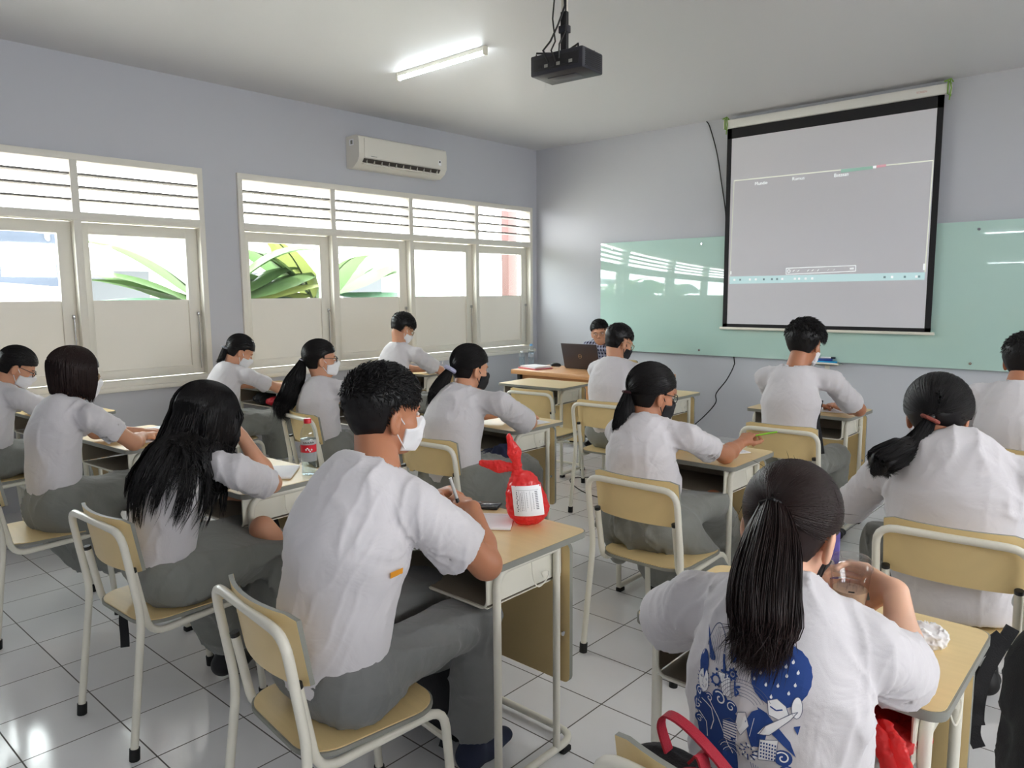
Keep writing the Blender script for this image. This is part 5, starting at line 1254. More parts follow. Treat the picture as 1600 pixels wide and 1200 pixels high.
for (x, y, w_, h_) in [(q[0] * .92, q[1] * .95, q[2], q[3] * .93) for q in [(-.030, 0, .0007, .070), (-.012, 0, .0007, .070), (.008, 0, .0007, .068), (.0, .036, .074, .0007)] + [(-.040 + .004 * rr.random() + k * .0, -.033 + k * .0062, .0028, .0045) for k in range(11)] + [(-.024, -.030 + k * .0055, .0016, .0042) for k in range(11)] + [(-.019, -.030 + k * .0055, .0014, .0036) for k in range(12)] + [(-.004, -.02 + k * .0058, .0013, .004) for k in range(9)] + [(.018, -.024 + k * .006, .0014, .0045) for k in range(9)] + [(.031, -.026 + k * .0056, .009, .0028) for k in range(11)]]:
    g = A_([[x - w_ / 2, y - h_ / 2], [x + w_ / 2, y - h_ / 2], [x + w_ / 2, y + h_ / 2], [x - w_ / 2, y + h_ / 2]]); n = max(1, int(max(h_, w_) / .01))
    if h_ > w_: g = A_([[xx, y - h_ / 2 + h_ * j / n] for xx in (x - w_ / 2, x + w_ / 2) for j in range(n + 1)])
    else: g = A_([[x - w_ / 2 + w_ * j / n, yy] for yy in (y - h_ / 2, y + h_ / 2) for j in range(n + 1)])
    parts.append((project(g, lab_o, rx_, uy_, vd, smooth_body, .0032), A_([[j, j + 1, n + 2 + j, n + 1 + j] for j in range(n)])))
V, F = join_np(parts); mesh_np('label_print', V, F, ink, rb)

def flat_sheet(name, pts, z0, th, m, label, cat, group=None):
    return tag(MB().prism(pts, z0, z0 + th, m).build(name), label, cat, group)
def rot_rect(cx, cy, w, h, deg):
    a = math.radians(deg); c, s = math.cos(a), math.sin(a); return [(cx + c * x - s * y, cy + s * x + c * y) for x, y in ((-w / 2, -h / 2), (w / 2, -h / 2), (w / 2, h / 2), (-w / 2, h / 2))]
M_print = mat('notebook lines', srgb(170, 178, 196), .8)
def notebook(cx, cy, w, h, deg, th, label, cover, cat='notebook', lines=9, name='notebook', z=None):
    z = TZ if z is None else z
    e = empty(name, (cx, cy, z), math.radians(deg), label, cat)
    if cover: MB().bbox(-w / 2 - .002, w / 2 + .002, -h / 2 - .002, h / 2 + .002, 0, .0015, cover, .0005).build('cover', e)
    MB().bbox(-w / 2, w / 2, -h / 2, h / 2, .0015, th, M_paper, .0008).build('page_block', e)
    f = MB()
    for k in range(lines): y = h / 2 - .02 - k * (h - .03) / lines; f.box(-w / 2 + .01, w / 2 - .012 - (.03 if k % 4 == 3 else 0), y, y + .0007, th, th + .0003, M_print)
    f.build('ruled_lines', e); return e
notebook(-1.69, 1.735, .19, .16, 36, .008, 'thin white booklet under the hands of the boy beside the red bag', mat('tan card', srgb(196, 150, 110), .7), lines=1)
ph = empty('mobile_phone', (-1.835, 1.86, TZ), math.radians(-62), 'dark phone lying on the desk behind the clasped hands', 'phone')
MB().bbox(-.037, .037, -.075, .075, 0, .0085, M_dark, .003).build('phone_body', ph); MB().bbox(-.034, .034, -.072, .072, .0085, .009, mat('phone glass', srgb(50, 56, 60), .08), .0002).build('phone_screen', ph)
pn = empty('pen', (-1.515, 1.465, .862), 0, 'black and clear pen held in the clasped hands of the nearest boy', 'pen')
f = MB(); f.tube([(0, 0, 0), (-.028, -.02, .11)], .0048, mat('clear grey pen barrel', srgb(190, 190, 188), .25), 10); f.build('barrel', pn)
MB().tube([(0, 0, 0), (.0035, .0025, -.012)], [.005, .0015], M_dark, 10).build('tip', pn); MB().tube([(-.006, -.0043, .022), (-.013, -.0092, .05)], .0054, M_dark, 10).build('grip_print', pn)

# water bottles
M_pet = clear_mat('clear bottle plastic', (.93, .96, .97, 1), .12, .05)
M_water = clear_mat('water', (.86, .92, .95, 1), .06)
def bottle(x, y, z, h, capm, lab, label, s=1.):
    e = empty('water_bottle', (x, y, z), 0, label, 'bottle'); k = h / .24
    prof = [(.0, .004), (.024, 0), (.031, .004)]
    for i in range(7): zz = .012 + i * .011; prof += [(.0315, zz), (.0295, zz + .0055)]
    prof += [(.0315, .092), (.0315, .150), (.0300, .154), (.0315, .158), (.0315, .166), (.028, .185), (.019, .206), (.0135, .216), (.0135, .222)]
    MB().lathe([(r * s, zz * k) for r, zz in prof], (0, 0, 0), M_pet, 28).build('bottle_body', e)
    MB().lathe([(0, .006 * k)] + [(r * s * .95, zz * k) for r, zz in prof[2:-6]] + [(0, .158 * k)], (0, 0, 0), M_water, 24).build('water', e)
    MB().lathe([(0, .216 * k), (.0155 * s, .216 * k), (.0155 * s, .233 * k), (.013 * s, .236 * k), (0, .236 * k)], (0, 0, 0), capm, 24).build('cap', e)
    for z0, z1, m in lab: MB().lathe([(.0322 * s, z0 * k), (.0322 * s, z1 * k)], (0, 0, 0), m, 28).build('label_band', e)
    return e
M_redp = mat('red plastic', srgb(214, 28, 44), .35); M_bluep = mat('light blue plastic', srgb(110, 170, 220), .35)
bt = bottle(-2.72, 1.735, TZ, .245, M_redp, [(.098, .128, mat('red label', srgb(216, 30, 50), .45)), (.129, .150, clear_mat('clear label', (.95, 1, .93, 1), .06, .2, .45)), (.06, .097, clear_mat('frosted label', (.95, .97, .97, 1), .06, .2, .3))], 'clear water bottle with red cap and red label on the desk of the long-haired girl', 1.02)
f = MB()
for k, (a, z0) in enumerate([(-.9, .112), (-.55, .112), (-.2, .112), (-.72, .118), (-.4, .105)]):
    c = Vector((.0332 * math.cos(a), .0332 * math.sin(a), z0)); f.ell(c, .0035, .0035, .0045 if k < 3 else .003, M_paper, None, 8, 6)
for k in range(14): a = -1.2 + k * .1; f.box(.0328 * math.cos(a) - .001, .0328 * math.cos(a) + .001, .0328 * math.sin(a) - .001, .0328 * math.sin(a) + .001, .139, .145 - .002 * (k % 3), M_dark)
f.build('label_print', bt)
bottle(-4.955, 5.80, .7455, .235, M_bluep, [(.1, .14, clear_mat('blue clear label', (.7, .85, .97, 1), .06, .2, .3))], 'clear water bottle with a light blue cap on the teacher table')
bottle(-5.03, 5.74, .7455, .16, mat('white cap', srgb(230, 232, 235), .4), [], 'short clear water bottle without a label, left of the blue-capped one')

# papers and stationery on other desks
notebook(-2.84, 1.655, .21, .15, -42, .010, 'white notebook between the long-haired girl and the red-capped bottle', None, lines=0)
notebook(-4.18, 1.70, .42, .30, 4, .004, 'wide spread of white papers on the desk of the girl with bobbed hair', None, 'papers', 12, 'paper_sheets')
notebook(-1.64, 3.30, .26, .19, -30, .006, 'open white notebook beside the black pencil pouch', None, lines=10)
pc = empty('pencil_pouch', (-1.84, 3.36, TZ), math.radians(-12), 'flat black pencil pouch with white stripes lying behind the open notebook', 'pencil case')
MB().bbox(-.11, .11, -.035, .035, 0, .028, M_black_cloth, .012, 3).build('pouch', pc); f = MB()
for k in range(4): f.box(-.08 + k * .045, -.06 + k * .045, -.03, .03, .0278, .0288, M_paper)
f.build('stripes', pc)
ph = empty('mobile_phone', (-1.99, 3.30, TZ), math.radians(30), 'pale blue phone beside the pencil pouch', 'phone')
MB().bbox(-.037, .037, -.075, .075, 0, .009, mat('pale blue case', srgb(150, 168, 188), .35), .003).build('phone_body', ph); MB().bbox(-.03, .03, -.066, .066, .009, .0094, M_dark, .0002).build('phone_screen', ph)
pl = empty('green_pencil', (-1.478, 3.285, .825), 0, 'bright green pencil held by the girl in the dark mask', 'pencil')
MB().tube([(0, 0, 0), (.115, .045, .030)], .004, mat('lime plastic', srgb(150, 220, 60), .4), 8).build('barrel', pl); MB().tube([(0, 0, 0), (-.014, -.0055, -.0037)], [.0038, .001], M_dark, 8).build('tip', pl)
notebook(-1.60, 4.86, .28, .20, 12, .004, 'white exam sheet on the desk right below the projection screen', None, 'paper', 8, 'paper_sheet')
notebook(-2.86, 3.30, .24, .17, -8, .004, 'white sheet before the girl with the lavender scrunchie', None, 'paper', 8, 'paper_sheet')
notebook(-5.30, 4.86, .28, .20, 6, .004, 'white sheet before the boy writing by the far window bays', None, 'paper', 8, 'paper_sheet')
notebook(-5.44, 3.30, .24, .18, 6, .004, 'white sheet before the girl bending over her desk by the wall', None, 'paper', 8, 'paper_sheet')
notebook(-5.42, 1.66, .24, .18, 6, .004, 'white sheet on the desk by the wall at the left edge of the photo', None, 'paper', 8, 'paper_sheet')
tag(MB().tube([(-5.205, 4.80, .835), (-5.16, 4.77, .875)], .004, M_paper, 8).build('pen'), 'short white pen in the hand of the boy by the far window bays', 'pen')
M_gbag = mat('deep red cloth', srgb(190, 20, 40), .6)
rbk = empty('cloth_bag', (-5.55, 3.13, DH - .14), 0, 'black and red bag stuffed in the desk bin by the window wall', 'bag')
sdf_thing('bag_body', film(ell((-5.60, 3.20, .648), (.13, .10, .042)), .006, .05, 1), (-5.8, 3.05, .58), (-5.42, 3.36, .72), .007, M_black_cloth, rbk)
sdf_thing('red_pocket', film(ell((-5.42, 3.19, .645), (.07, .09, .035)), .006, .04, 2), (-5.52, 3.05, .58), (-5.32, 3.36, .72), .006, M_gbag, rbk)
# jacket on the lap of the scrunchie girl
V_j = film(union([ell((-2.83, 3.0, .575), (.13, .14, .045)), cap((-2.76, 2.98, .62), (-2.70, 3.10, .50), .05, .035)], .03), .008, .05, 4)
tag(sdf_thing('folded_jacket', V_j, (-3.05, 2.8, .43), (-2.6, 3.2, .72), .008, M_navy), 'navy jacket folded on the lap of the girl with the lavender scrunchie', 'jacket')

# iced coffee cup, phone, tissue and red bag at the nearest desk
M_cup = clear_mat('clear cup plastic', (.96, .96, .96, 1), .14, .06)
M_coffee = mat('milky coffee', srgb(206, 172, 144), .3)
M_blk = mat('black print', srgb(40, 38, 40), .6)
cx, cy, cz = -.475, 1.56, .835
cp = empty('iced_coffee_cup', (cx, cy, cz), 0, 'clear plastic cup of milky iced coffee held by the girl in the printed shirt', 'cup')
MB().lathe([(0, .001), (.026, .001), (.028, .004), (.039, .098), (.0405, .100), (.0405, .102)], (0, 0, 0), M_cup, 32).build('cup_body', cp)
MB().lathe([(0, .003), (.0262, .004), (.0335, .056), (0, .056)], (0, 0, 0), M_coffee, 32).build('coffee', cp)
MB().lathe([(.0425, .097), (.0425, .103), (.041, .106), (.040, .118), (.034, .124), (.020, .125), (.019, .120), (0, .1195)], (0, 0, 0), M_cup, 32).build('lid', cp)
f = MB()
for k, (a, z0) in enumerate([(-1.3, .03), (-1.15, .026), (-1.0, .032), (-.9, .04), (-1.25, .016), (-.75, .022)]):
    r = .0285 + z0 * .105; f.ell((r * math.cos(a), r * math.sin(a), z0), .0028, .0028, .0016, M_blk, None, 8, 5)
for k in range(6): a = -1.32 + k * .055; r = .0282 + .060 * .112; f.box(r * math.cos(a) - .0008, r * math.cos(a) + .0008, r * math.sin(a) - .0008, r * math.sin(a) + .0008, .060, .0625, M_blk)
f.build('printed_marks', cp)
f = MB()
for k in range(5): a = k * 1.3; f.bbox(.016 * math.cos(a) - .009, .016 * math.cos(a) + .009, .016 * math.sin(a) - .009, .016 * math.sin(a) + .009, .050 + .004 * (k % 2), .068 + .004 * (k % 2), clear_mat('ice', (.97, .98, 1, 1), .1, .1) if 'ice' not in MATS else MATS['ice'], .003)
f.build('ice_cubes', cp)
M_case = mat('purple patterned case', srgb(104, 92, 168), .4, noise_amt=.5, noise_scale=60)
pp = empty('mobile_phone', (-.555, 1.615, .845), math.radians(18), 'phone in a purple dotted case held up beside the coffee cup', 'phone')
MB().bbox(-.037, .037, -.005, .005, 0, .14, M_case, .003).build('phone_case', pp); f = MB()
for x, z, r in ((.02, .07, .008), (-.01, .10, .005), (.015, .035, .004), (-.02, .05, .006), (.0, .018, .004), (.024, .12, .004)): f.cyl((x, -.0045, z), (x, -.0062, z), r, M_paper, 14)
f.build('case_dots', pp)
tag(sdf_thing('crumpled_tissue', film(ell((-.365, 1.735, DH + .020), (.034, .030, .020)), .008, .016, 7), (-.43, 1.68, DH - .01), (-.3, 1.8, DH + .06), .0028, mat('white tissue', srgb(238, 236, 236), .9)), 'crumpled white tissue on the desk of the girl in the printed T-shirt', 'tissue')
rg = empty('plastic_bag', (-.37, 1.47, DH - .14), 0, 'limp red plastic bag hanging out of the nearest desk bin', 'plastic bag')
fn = film(union([ell((-.42, 1.55, .632), (.11, .055, .024)), ell((-.37, 1.485, .640), (.05, .03, .022))], .03), .005, .025, 11)
sdf_thing('bag_body', cut(fn, (0, 0, .606), (0, 0, -1)), (-.6, 1.42, .58), (-.22, 1.63, .70), .004, M_redfilm, rg)
for sx, ln_ in ((0, .13), (.028, .16)):
    pts = [(-.40 + sx, 1.47, .668), (-.385 + sx, 1.425, .690), (-.362 + sx, 1.402, .682), (-.335 + sx, 1.395, .672 - ln_ * .35), (-.318 + sx * .6, 1.397, .672 - ln_ * .8)]
    sdf_thing('bag_handle', film(union([fcap(pts[i], pts[i + 1], .016, .016, (.3, 1, .1), .55) for i in range(4)], .008), .002, .012, 12), (-.45, 1.36, .42), (-.22, 1.5, .72), .0028, M_redfilm, rg)

# backpack with red handles on the seat behind the girl
M_crim = mat('crimson webbing', srgb(170, 24, 48), .6, bump=.4, bump_scale=500)
bk = empty('backpack', (-.52, 1.03, .435), 0, 'black backpack with crimson handles wedged behind the girl in the printed T-shirt', 'backpack')
fn = union([fcap((-.60, 1.035, .52), (-.40, 1.035, .52), .085, .085, (0, 1, 0), .62), fcap((-.60, 1.035, .66), (-.42, 1.035, .66), .085, .08, (0, 1, 0), .60)], .04); fn = folds(fn, (1, 0, .1), .008, .04, 4); fn = cut(fn, (0, 0, .436), (0, 0, -1))
sdf_thing('bag_body', fn, (-.75, .93, .42), (-.26, 1.14, .79), .006, M_black_cloth, bk)
def strap(name, pts, w, th, m, par, up=(0, 1, 0)):
    P = smooth_path([Vector(p) for p in pts], 5); f = MB(); vs = []; fs = []
    for i, p in enumerate(P):
        t = (P[min(i + 1, len(P) - 1)] - P[max(i - 1, 0)]).normalized(); s = t.cross(Vector(up)).normalized(); n = t.cross(s)
        for a, b in ((-1, -1), (1, -1), (1, 1), (-1, 1)): vs.append(p + n * w / 2 * a + s * th / 2 * b)
    for i in range(len(P) - 1):
        for k in range(4): fs.append((i * 4 + k, i * 4 + (k + 1) % 4, i * 4 + 4 + (k + 1) % 4, i * 4 + 4 + k))
    n = len(P) - 1; fs += [(0, 1, 2, 3), (n * 4 + 3, n * 4 + 2, n * 4 + 1, n * 4)]; f.add(vs, fs, m, True); o = f.build(name)
    return attach(o, par) if par is not None else o
strap('handle_strap', [(-.585, 1.03, .745), (-.600, 1.03, .785), (-.585, 1.025, .812), (-.545, 1.02, .808), (-.49, 1.01, .785), (-.44, 1.0, .755), (-.40, .99, .735)], .022, .004, M_crim, bk)
strap('handle_strap', [(-.56, .985, .70), (-.548, .985, .742), (-.51, .985, .762), (-.46, .98, .752), (-.42, .975, .735), (-.38, .97, .70)], .024, .004, M_crim, bk)
strap('strap_joint', [(-.53, 1.01, .765), (-.512, 1.0, .785), (-.50, .995, .765)], .026, .004, M_crim, bk)

# dark bags on the floor and on chairs
def bag(label, parts, m, lo, hi, straps=(), h=.009, name='backpack', seed=1, cutz=.002, mats=None):
    c = (A_(lo) + A_(hi)) / 2; e = empty(name, (c[0], c[1], 0 if cutz is not None and cutz < .01 else 0), 0, label, 'backpack' if name == 'backpack' else 'bag')
    fn = folds(union(parts, .05), (.2, .3, 1), .010, .06, seed)
    if cutz is not None: fn = cut(fn, (0, 0, cutz), (0, 0, -1))
    sdf_thing('bag_body', fn, lo, hi, h, m, e)
    for s in straps: strap('strap', s, .032, .007, M_black_cloth, e, (1, .4, 0))
    return e
bag('black backpack on the floor under the desk with the knotted red bag', [fcap((-1.98, 1.60, .13), (-1.72, 1.60, .14), .13, .12, (0, 1, .3), .62), fcap((-1.95, 1.62, .20), (-1.78, 1.62, .22), .09, .09, (0, 1, .3), .6)], M_black_cloth, (-2.2, 1.42, 0), (-1.5, 1.8, .38), [[(-1.75, 1.55, .25), (-1.66, 1.53, .15), (-1.70, 1.54, .03)]], seed=2)
tag(sdf_thing('jacket', folds(union([cap((-1.80, 1.66, .36), (-1.76, 1.64, .12), .07, .085), cap((-1.92, 1.68, .34), (-1.86, 1.68, .10), .06, .05)], .04), (0, .2, 1), .012, .05, 5), (-2.12, 1.5, .01), (-1.6, 1.84, .47), .008, mat('slate navy cloth', srgb(52, 56, 76), .8)), 'slate navy jacket heaped against the black backpack under the desk', 'jacket')
bag('black backpack with hanging straps at the right edge, beyond the tissue desk', [fcap((-.155, 2.34, .20), (-.155, 2.34, .50), .155, .145, (0, 1, 0), .6), fcap((-.155, 2.25, .16), (-.155, 2.25, .32), .12, .11, (0, 1, 0), .5)], M_black_cloth, (-.40, 2.05, 0), (.12, 2.5, .72), [[(-.28, 2.26, .62), (-.325, 2.22, .50), (-.335, 2.2, .42), (-.335, 2.2, .36)], [(-.30, 2.24, .60), (-.375, 2.2, .50), (-.35, 2.2, .42), (-.33, 2.19, .36)], [(-.335, 2.2, .42), (-.34, 2.19, .34), (-.325, 2.19, .30)]], seed=3)
bag('black bag hanging under the desk with the red-capped bottle', [fcap((-3.02, 1.66, .50), (-2.92, 1.66, .48), .06, .055, (0, 1, 0), .6)], M_black_cloth, (-3.15, 1.55, .38), (-2.8, 1.76, .6), seed=6, cutz=None, name='pouch_bag')
e = empty('bag_strap', (-1.40, 4.0, .6), 0, 'black strap of the shoulder bag worn on the back of the boy below the screen', 'strap')
strap('webbing', [(-1.47, 4.16, .90), (-1.475, 4.13, .80), (-1.45, 4.10, .72), (-1.42, 4.07, .62)], .035, .008, M_black_cloth, e, (1, .3, 0)); strap('webbing', [(-1.475, 4.12, .78), (-1.50, 4.09, .70), (-1.49, 4.08, .64)], .03, .008, M_black_cloth, e, (1, .3, 0))
strap2 = empty('hanging_strap', (-2.78, .98, .3), 0, 'short black strap hanging below the seat of the long-haired girl', 'strap')
strap('webbing', [(-2.80, 1.0, .40), (-2.81, .99, .33), (-2.795, .985, .27), (-2.785, .98, .23)], .03, .006, M_black_cloth, strap2, (.7, .7, 0))
tl = empty('teal_bottle', (-5.40, 1.45, 0), 0, 'teal bottle standing on the floor beneath the desk at the left edge of the photo', 'bottle')
MB().lathe([(0, .001), (.034, .001), (.036, .01), (.036, .18), (.03, .2), (.018, .21), (.018, .235), (0, .236)], (0, 0, 0), mat('teal plastic', srgb(30, 150, 160), .35), 20).build('bottle_body', tl)
MB().lathe([(.0368, .06), (.0368, .14)], (0, 0, 0), M_paper, 20).build('label_band', tl)
coil = []
for k in range(40): a = k * .47; coil.append((-3.66 + (.045 + .002 * math.sin(k)) * math.cos(a), 4.47 + (.045) * math.sin(a), .438 + .0008 * k * .4))
tag(MB().tube(coil, .004, M_rubber, 6).build('cable_coil'), 'small coil of black cable on the seat of the empty chair', 'cable')
ps = empty('power_strip', (-3.30, 4.95, 0), math.radians(20), 'black power adapter block on the floor near the vacant desk', 'adapter')
MB().bbox(-.10, .10, -.04, .04, .002, .045, M_rubber, .012).build('adapter_block', ps)
cord('floor_cable', [(-3.4, 4.92, .006), (-3.6, 4.7, .006), (-3.3, 4.45, .006), (-3.0, 4.4, .006), (-2.7, 4.6, .006)], .004, M_rubber, 'thin black cable lying in curves across the tiles near the power adapter')

# teacher table: laptop, mouse, paper stack
lp = empty('laptop', (-4.38, 5.90, .7455), math.radians(0), 'open dark laptop seen from behind on the teacher table', 'laptop')
M_lap = mat('dark grey laptop shell', srgb(58, 50, 52), .4)
MB().bbox(-.215, .215, 0, .26, 0, .018, M_lap, .005).build('base', lp)
T = Matrix.Translation((0, -.002, .012)) @ Matrix.Rotation(math.radians(15), 4, 'X')
MB().bbox(-.215, .215, -.008, .002, 0, .25, M_lap, .004, T=T).build('screen_lid', lp)
gold = mat('pale gold badge', srgb(176, 150, 110), .35, metal=.6)
cc = [T @ Vector((.02 * math.cos(a), -.009, .125 + .02 * math.sin(a))) for a in [k * math.pi / 12 for k in range(24)]]
MB().tube(cc, .0016, gold, 6, closed=True).build('badge_ring', lp)
t = text('DELL', .0125, (0, 0, 0), (0, 0, 0), gold, 'badge_letters', lp, .0005, 'CENTER'); t.matrix_local = T @ Matrix.Translation((0, -.0092, .121)) @ Matrix.Rotation(math.pi / 2, 4, 'X')
ms = empty('computer_mouse', (-4.78, 5.98, .7455), math.radians(40), 'black and silver mouse on the teacher table', 'mouse')
sdf_thing('mouse_body', cut(ell((-4.78, 5.98, .755), (.055, .032, .026)), (0, 0, .746), (0, 0, -1)), (-4.86, 5.92, .74), (-4.7, 6.04, .80), .003, M_dark, ms)
cord('white_cable', [(-4.82, 5.96, .75), (-4.9, 5.85, .75), (-4.86, 5.72, .75), (-4.72, 5.78, .75), (-4.66, 5.9, .75)], .003, M_paper, 'thin white cable on the teacher table between bottle and laptop')
fo = empty('paper_stack', (-4.80, 5.68, .7455), math.radians(-12), 'stack of white papers on a pink folder at the corner of the teacher table', 'papers')
MB().bbox(-.14, .14, -.11, .11, 0, .012, mat('pink red folder', srgb(214, 120, 128), .6), .002).build('folder', fo)
for k in range(3): f = MB(); f.prism(rot_rect(.003 * k, .002 * k, .25, .19, 4 * k - 3), .0125 + k * .006, .0175 + k * .006, M_paper); f.build('sheets', fo)

# ---------------------------------------------------------------- blue print on the girl's shirt
M_blue = mat('blue fabric print', srgb(38, 70, 138), .85)
M_line = mat('thin grey blue print', srgb(96, 104, 130), .85)
sh = GIRL_MC['_shirt']; par_m = [o for o in bpy.data.objects if o.name.startswith('person') and o.get('label', '').startswith('girl in a white T-shirt with a blue')][0]
pr_d = nrm(A_([-.10, 1, 0])); pr_x = nrm(A_([1, .10, 0])); pr_y = A_([0, 0, 1.])
# print coordinates: one unit = 100 px of the print, x right, y up, origin at the print's middle
PU = .078; PO = A_([-.464, .7, .834])
def tri_fill(poly):
    vs = [Vector((x, y, 0)) for x, y in poly]; bm = bmesh.new()
    bvs = [bm.verts.new(v) for v in vs]
    try: bm.faces.new(bvs)
    except Exception: bm.free(); return None
    bmesh.ops.triangulate(bm, faces=bm.faces[:])
    for _ in range(6):
        long_ = [e for e in bm.edges if e.calc_length() > .16]
        if not long_: break
        bmesh.ops.subdivide_edges(bm, edges=long_, cuts=1); bmesh.ops.triangulate(bm, faces=bm.faces[:])
    bm.verts.index_update(); V = A_([[v.co.x, v.co.y] for v in bm.verts]); F = [[v.index for v in f.verts] for f in bm.faces]; bm.free(); return V, F
PR = {0: [], 1: []}      # blue fills over white, then thin lines
def blue(poly, lay=0, m=0): PR[m].append((poly, lay))
def circ(cx, cy, rx, ry=None, n=28, jag=0.): ry = ry or rx; return [(cx + rx * (1 + jag * (k % 2)) * math.cos(2 * math.pi * k / n), cy + ry * (1 + jag * (k % 2)) * math.sin(2 * math.pi * k / n)) for k in range(n)]
items = []
def P_(poly, m, lay): items.append((poly, m, lay))
def L_(pts, w=.012, m=M_line, lay=3):
    n = len(pts)
    for i in range(n - 1):
        a = Vector(pts[i]); b = Vector(pts[i + 1]); d = (b - a)
        if d.length < 1e-5: continue
        nn = Vector((-d.y, d.x)).normalized() * w / 2; P_([tuple(a - nn), tuple(b - nn), tuple(b + nn), tuple(a + nn)], m, lay)
def arc(cx, cy, r, a0, a1, n=12, ry=None): ry = ry or r; return [(cx + r * math.cos(math.radians(a0 + (a1 - a0) * k / n)), cy + ry * math.sin(math.radians(a0 + (a1 - a0) * k / n))) for k in range(n + 1)]
MW = M_paper
P_(circ(.80, .62, .58, .58, 44, .02), M_blue, 0)                       # polka-dotted moon
for x, y in ((.55, .85), (.78, 1.0), (1.0, .92), (.42, .62), (.66, .72), (.92, .66), (1.1, .52), (.55, .42), (.78, .45), (.3, .48), (1.0, .35), (.68, .22), (.88, .82), (1.12, .75)):
    P_(circ(x, y, .028, .032, 8), MW, 1); P_([(x - .02, y + .01), (x + .02, y + .01), (x, y + .055)], MW, 1)
for (x0, y0, x1, y1, w) in ((-.72, .55, -.98, 1.08, .07), (-.20, .70, -.42, 1.42, .085)):       # tall spires
    P_([(x0 - w, y0), (x0 + w, y0), (x1, y1)], M_blue, 1); P_(circ(x0, y0 - .03, .075, .055, 10), M_blue, 1)
L_(arc(-.66, .72, .22, 0, 180, 14, .50), .02); L_([(-.44, .70), (-.38, .35)], .05, M_blue)
for k in range(6): L_([(-.80 + .05 * k, .45), (-.78 + .045 * k, .95 + .22 * math.sin(k * .6))], .008)
P_([(-.44, .72), (-.36, .25), (-.30, .28)], M_blue, 2)
for cx, cy, r in ((-.55, .15, .10), (-.18, .40, .08)):                   # wreaths
    L_(arc(cx, cy, r, 0, 360, 14), .045, M_blue)
    for k in range(8): a = k * .785; P_(circ(cx + (r + .03) * math.cos(a), cy + (r + .03) * math.sin(a), .022, .022, 6), M_blue, 2)
P_([(-.52, .33), (-.22, .36), (-.14, -.05), (-.34, -.08)], MW, 2); L_([(-.52, .33), (-.22, .36), (-.14, -.05), (-.34, -.08), (-.52, .33)], .01)
for k in range(5): L_([(-.46 + .06 * k, .30), (-.36 + .045 * k, -.04)], .006)
for k in range(4): P_(circ(-.56 + .13 * k, .36 + .015 * k, .04, .03, 7), M_blue, 2)
L_([(-.10, .30), (-.05, .02), (.02, .12), (-.10, .18), (.04, .24)], .04, M_blue)
P_(circ(-.92, .32, .12, .30, 16), M_blue, 0)                              # round face in profile left
P_(circ(-.88, -.02, .155, .24, 24), MW, 2); L_(arc(-.88, -.02, .155, 0, 360, 24, .24), .012)
P_([(-.93, .24), (-.84, .22), (-.88, .02)], M_blue, 3)
for sx in (-.95, -.81): L_(arc(sx, .04, .035, 0, 360, 8, .022), .009); P_(circ(sx, .04, .012, .012, 6), M_blue, 4)
L_([(-.90, .06), (-.905, -.08), (-.87, -.09)], .010); L_([(-.93, -.15), (-.88, -.13), (-.83, -.14)], .012, M_blue)
for k in range(9):
    a = math.radians(100 + k * 18); P_([(-.88 + .155 * math.cos(a), -.02 + .24 * math.sin(a)), (-.88 + .155 * math.cos(a + .12), -.02 + .24 * math.sin(a + .12)), (-.88 + .21 * math.cos(a + .06), -.02 + .30 * math.sin(a + .06))], M_blue, 2)
    a = -a + math.pi; P_([(-.88 + .155 * math.cos(a), -.02 + .24 * math.sin(a)), (-.88 + .155 * math.cos(a + .12), -.02 + .24 * math.sin(a + .12)), (-.88 + .20 * math.cos(a + .06), -.02 + .29 * math.sin(a + .06))], M_blue, 2) if k < 6 else None
for k in range(6): L_(arc(.12, -.12, .62 - k * .07, 25, 172, 22, .50 - k * .06), .009)       # striped rainbow
for k in range(8): L_([(-.05 + k * .055, .30 + .02 * k), (.02 + k * .045, .95 - .10 * abs(k - 3))], .007)
L_(arc(.12, .55, .28, 20, 175, 14, .52), .01)
# waves with curls
def wave_curl(cx, cy, r, flip=1):
    P_(circ(cx, cy, r, r * .95, 20), M_blue, 1); sp = [(cx + flip * (r * .75 * (1 - t * .8)) * math.cos(t * 7.2 + .6), cy + (r * .75 * (1 - t * .8)) * math.sin(t * 7.2 + .6)) for t in [k / 18 for k in range(19)]]; L_(sp, r * .16, MW, 2)
P_([(-1.08, -.30), (-.72, -.24), (-.45, -.30), (-.20, -.22), (.05, -.42), (.0, -1.0), (.10, -1.55), (-.55, -1.6), (-.95, -1.3), (-1.10, -.8)], M_blue, 0)
for a in ((-.98, -.32, .13, 1), (-.42, -.20, .20, -1), (-.14, -.26, .15, 1), (-1.0, -.62, .15, 1), (-.70, -.32, .12, -1), (.98, -.98, .18, -1), (1.08, -1.28, .17, 1), (-.95, -.95, .13, 1)): wave_curl(*a)
for pts in ([(-.9, -.42), (-.62, -.52), (-.55, -.75), (-.62, -1.0)], [(-.7, -.35), (-.45, -.62), (-.25, -.95), (-.05, -1.25)], [(-.98, -.75), (-.75, -.9), (-.7, -1.2)]): L_(pts, .022, MW, 2)
P_([(-.32, -.62), (.02, -.55), (.05, -.95), (-.28, -1.0)], MW, 2)
for k in range(7): L_([(-.32 + .005 * k, -.64 - .055 * k), (.03, -.58 - .058 * k)], .02, M_blue, 3)
L_([(-.32, -.62), (-.15, -.50), (.02, -.55)], .012)
P_([(.02, -.30), (.20, -.22), (.28, -.50), (.12, -.75), (-.02, -.60)], MW, 2); L_([(.02, -.30), (.20, -.22), (.28, -.50), (.12, -.75), (-.02, -.60), (.02, -.30)], .012)
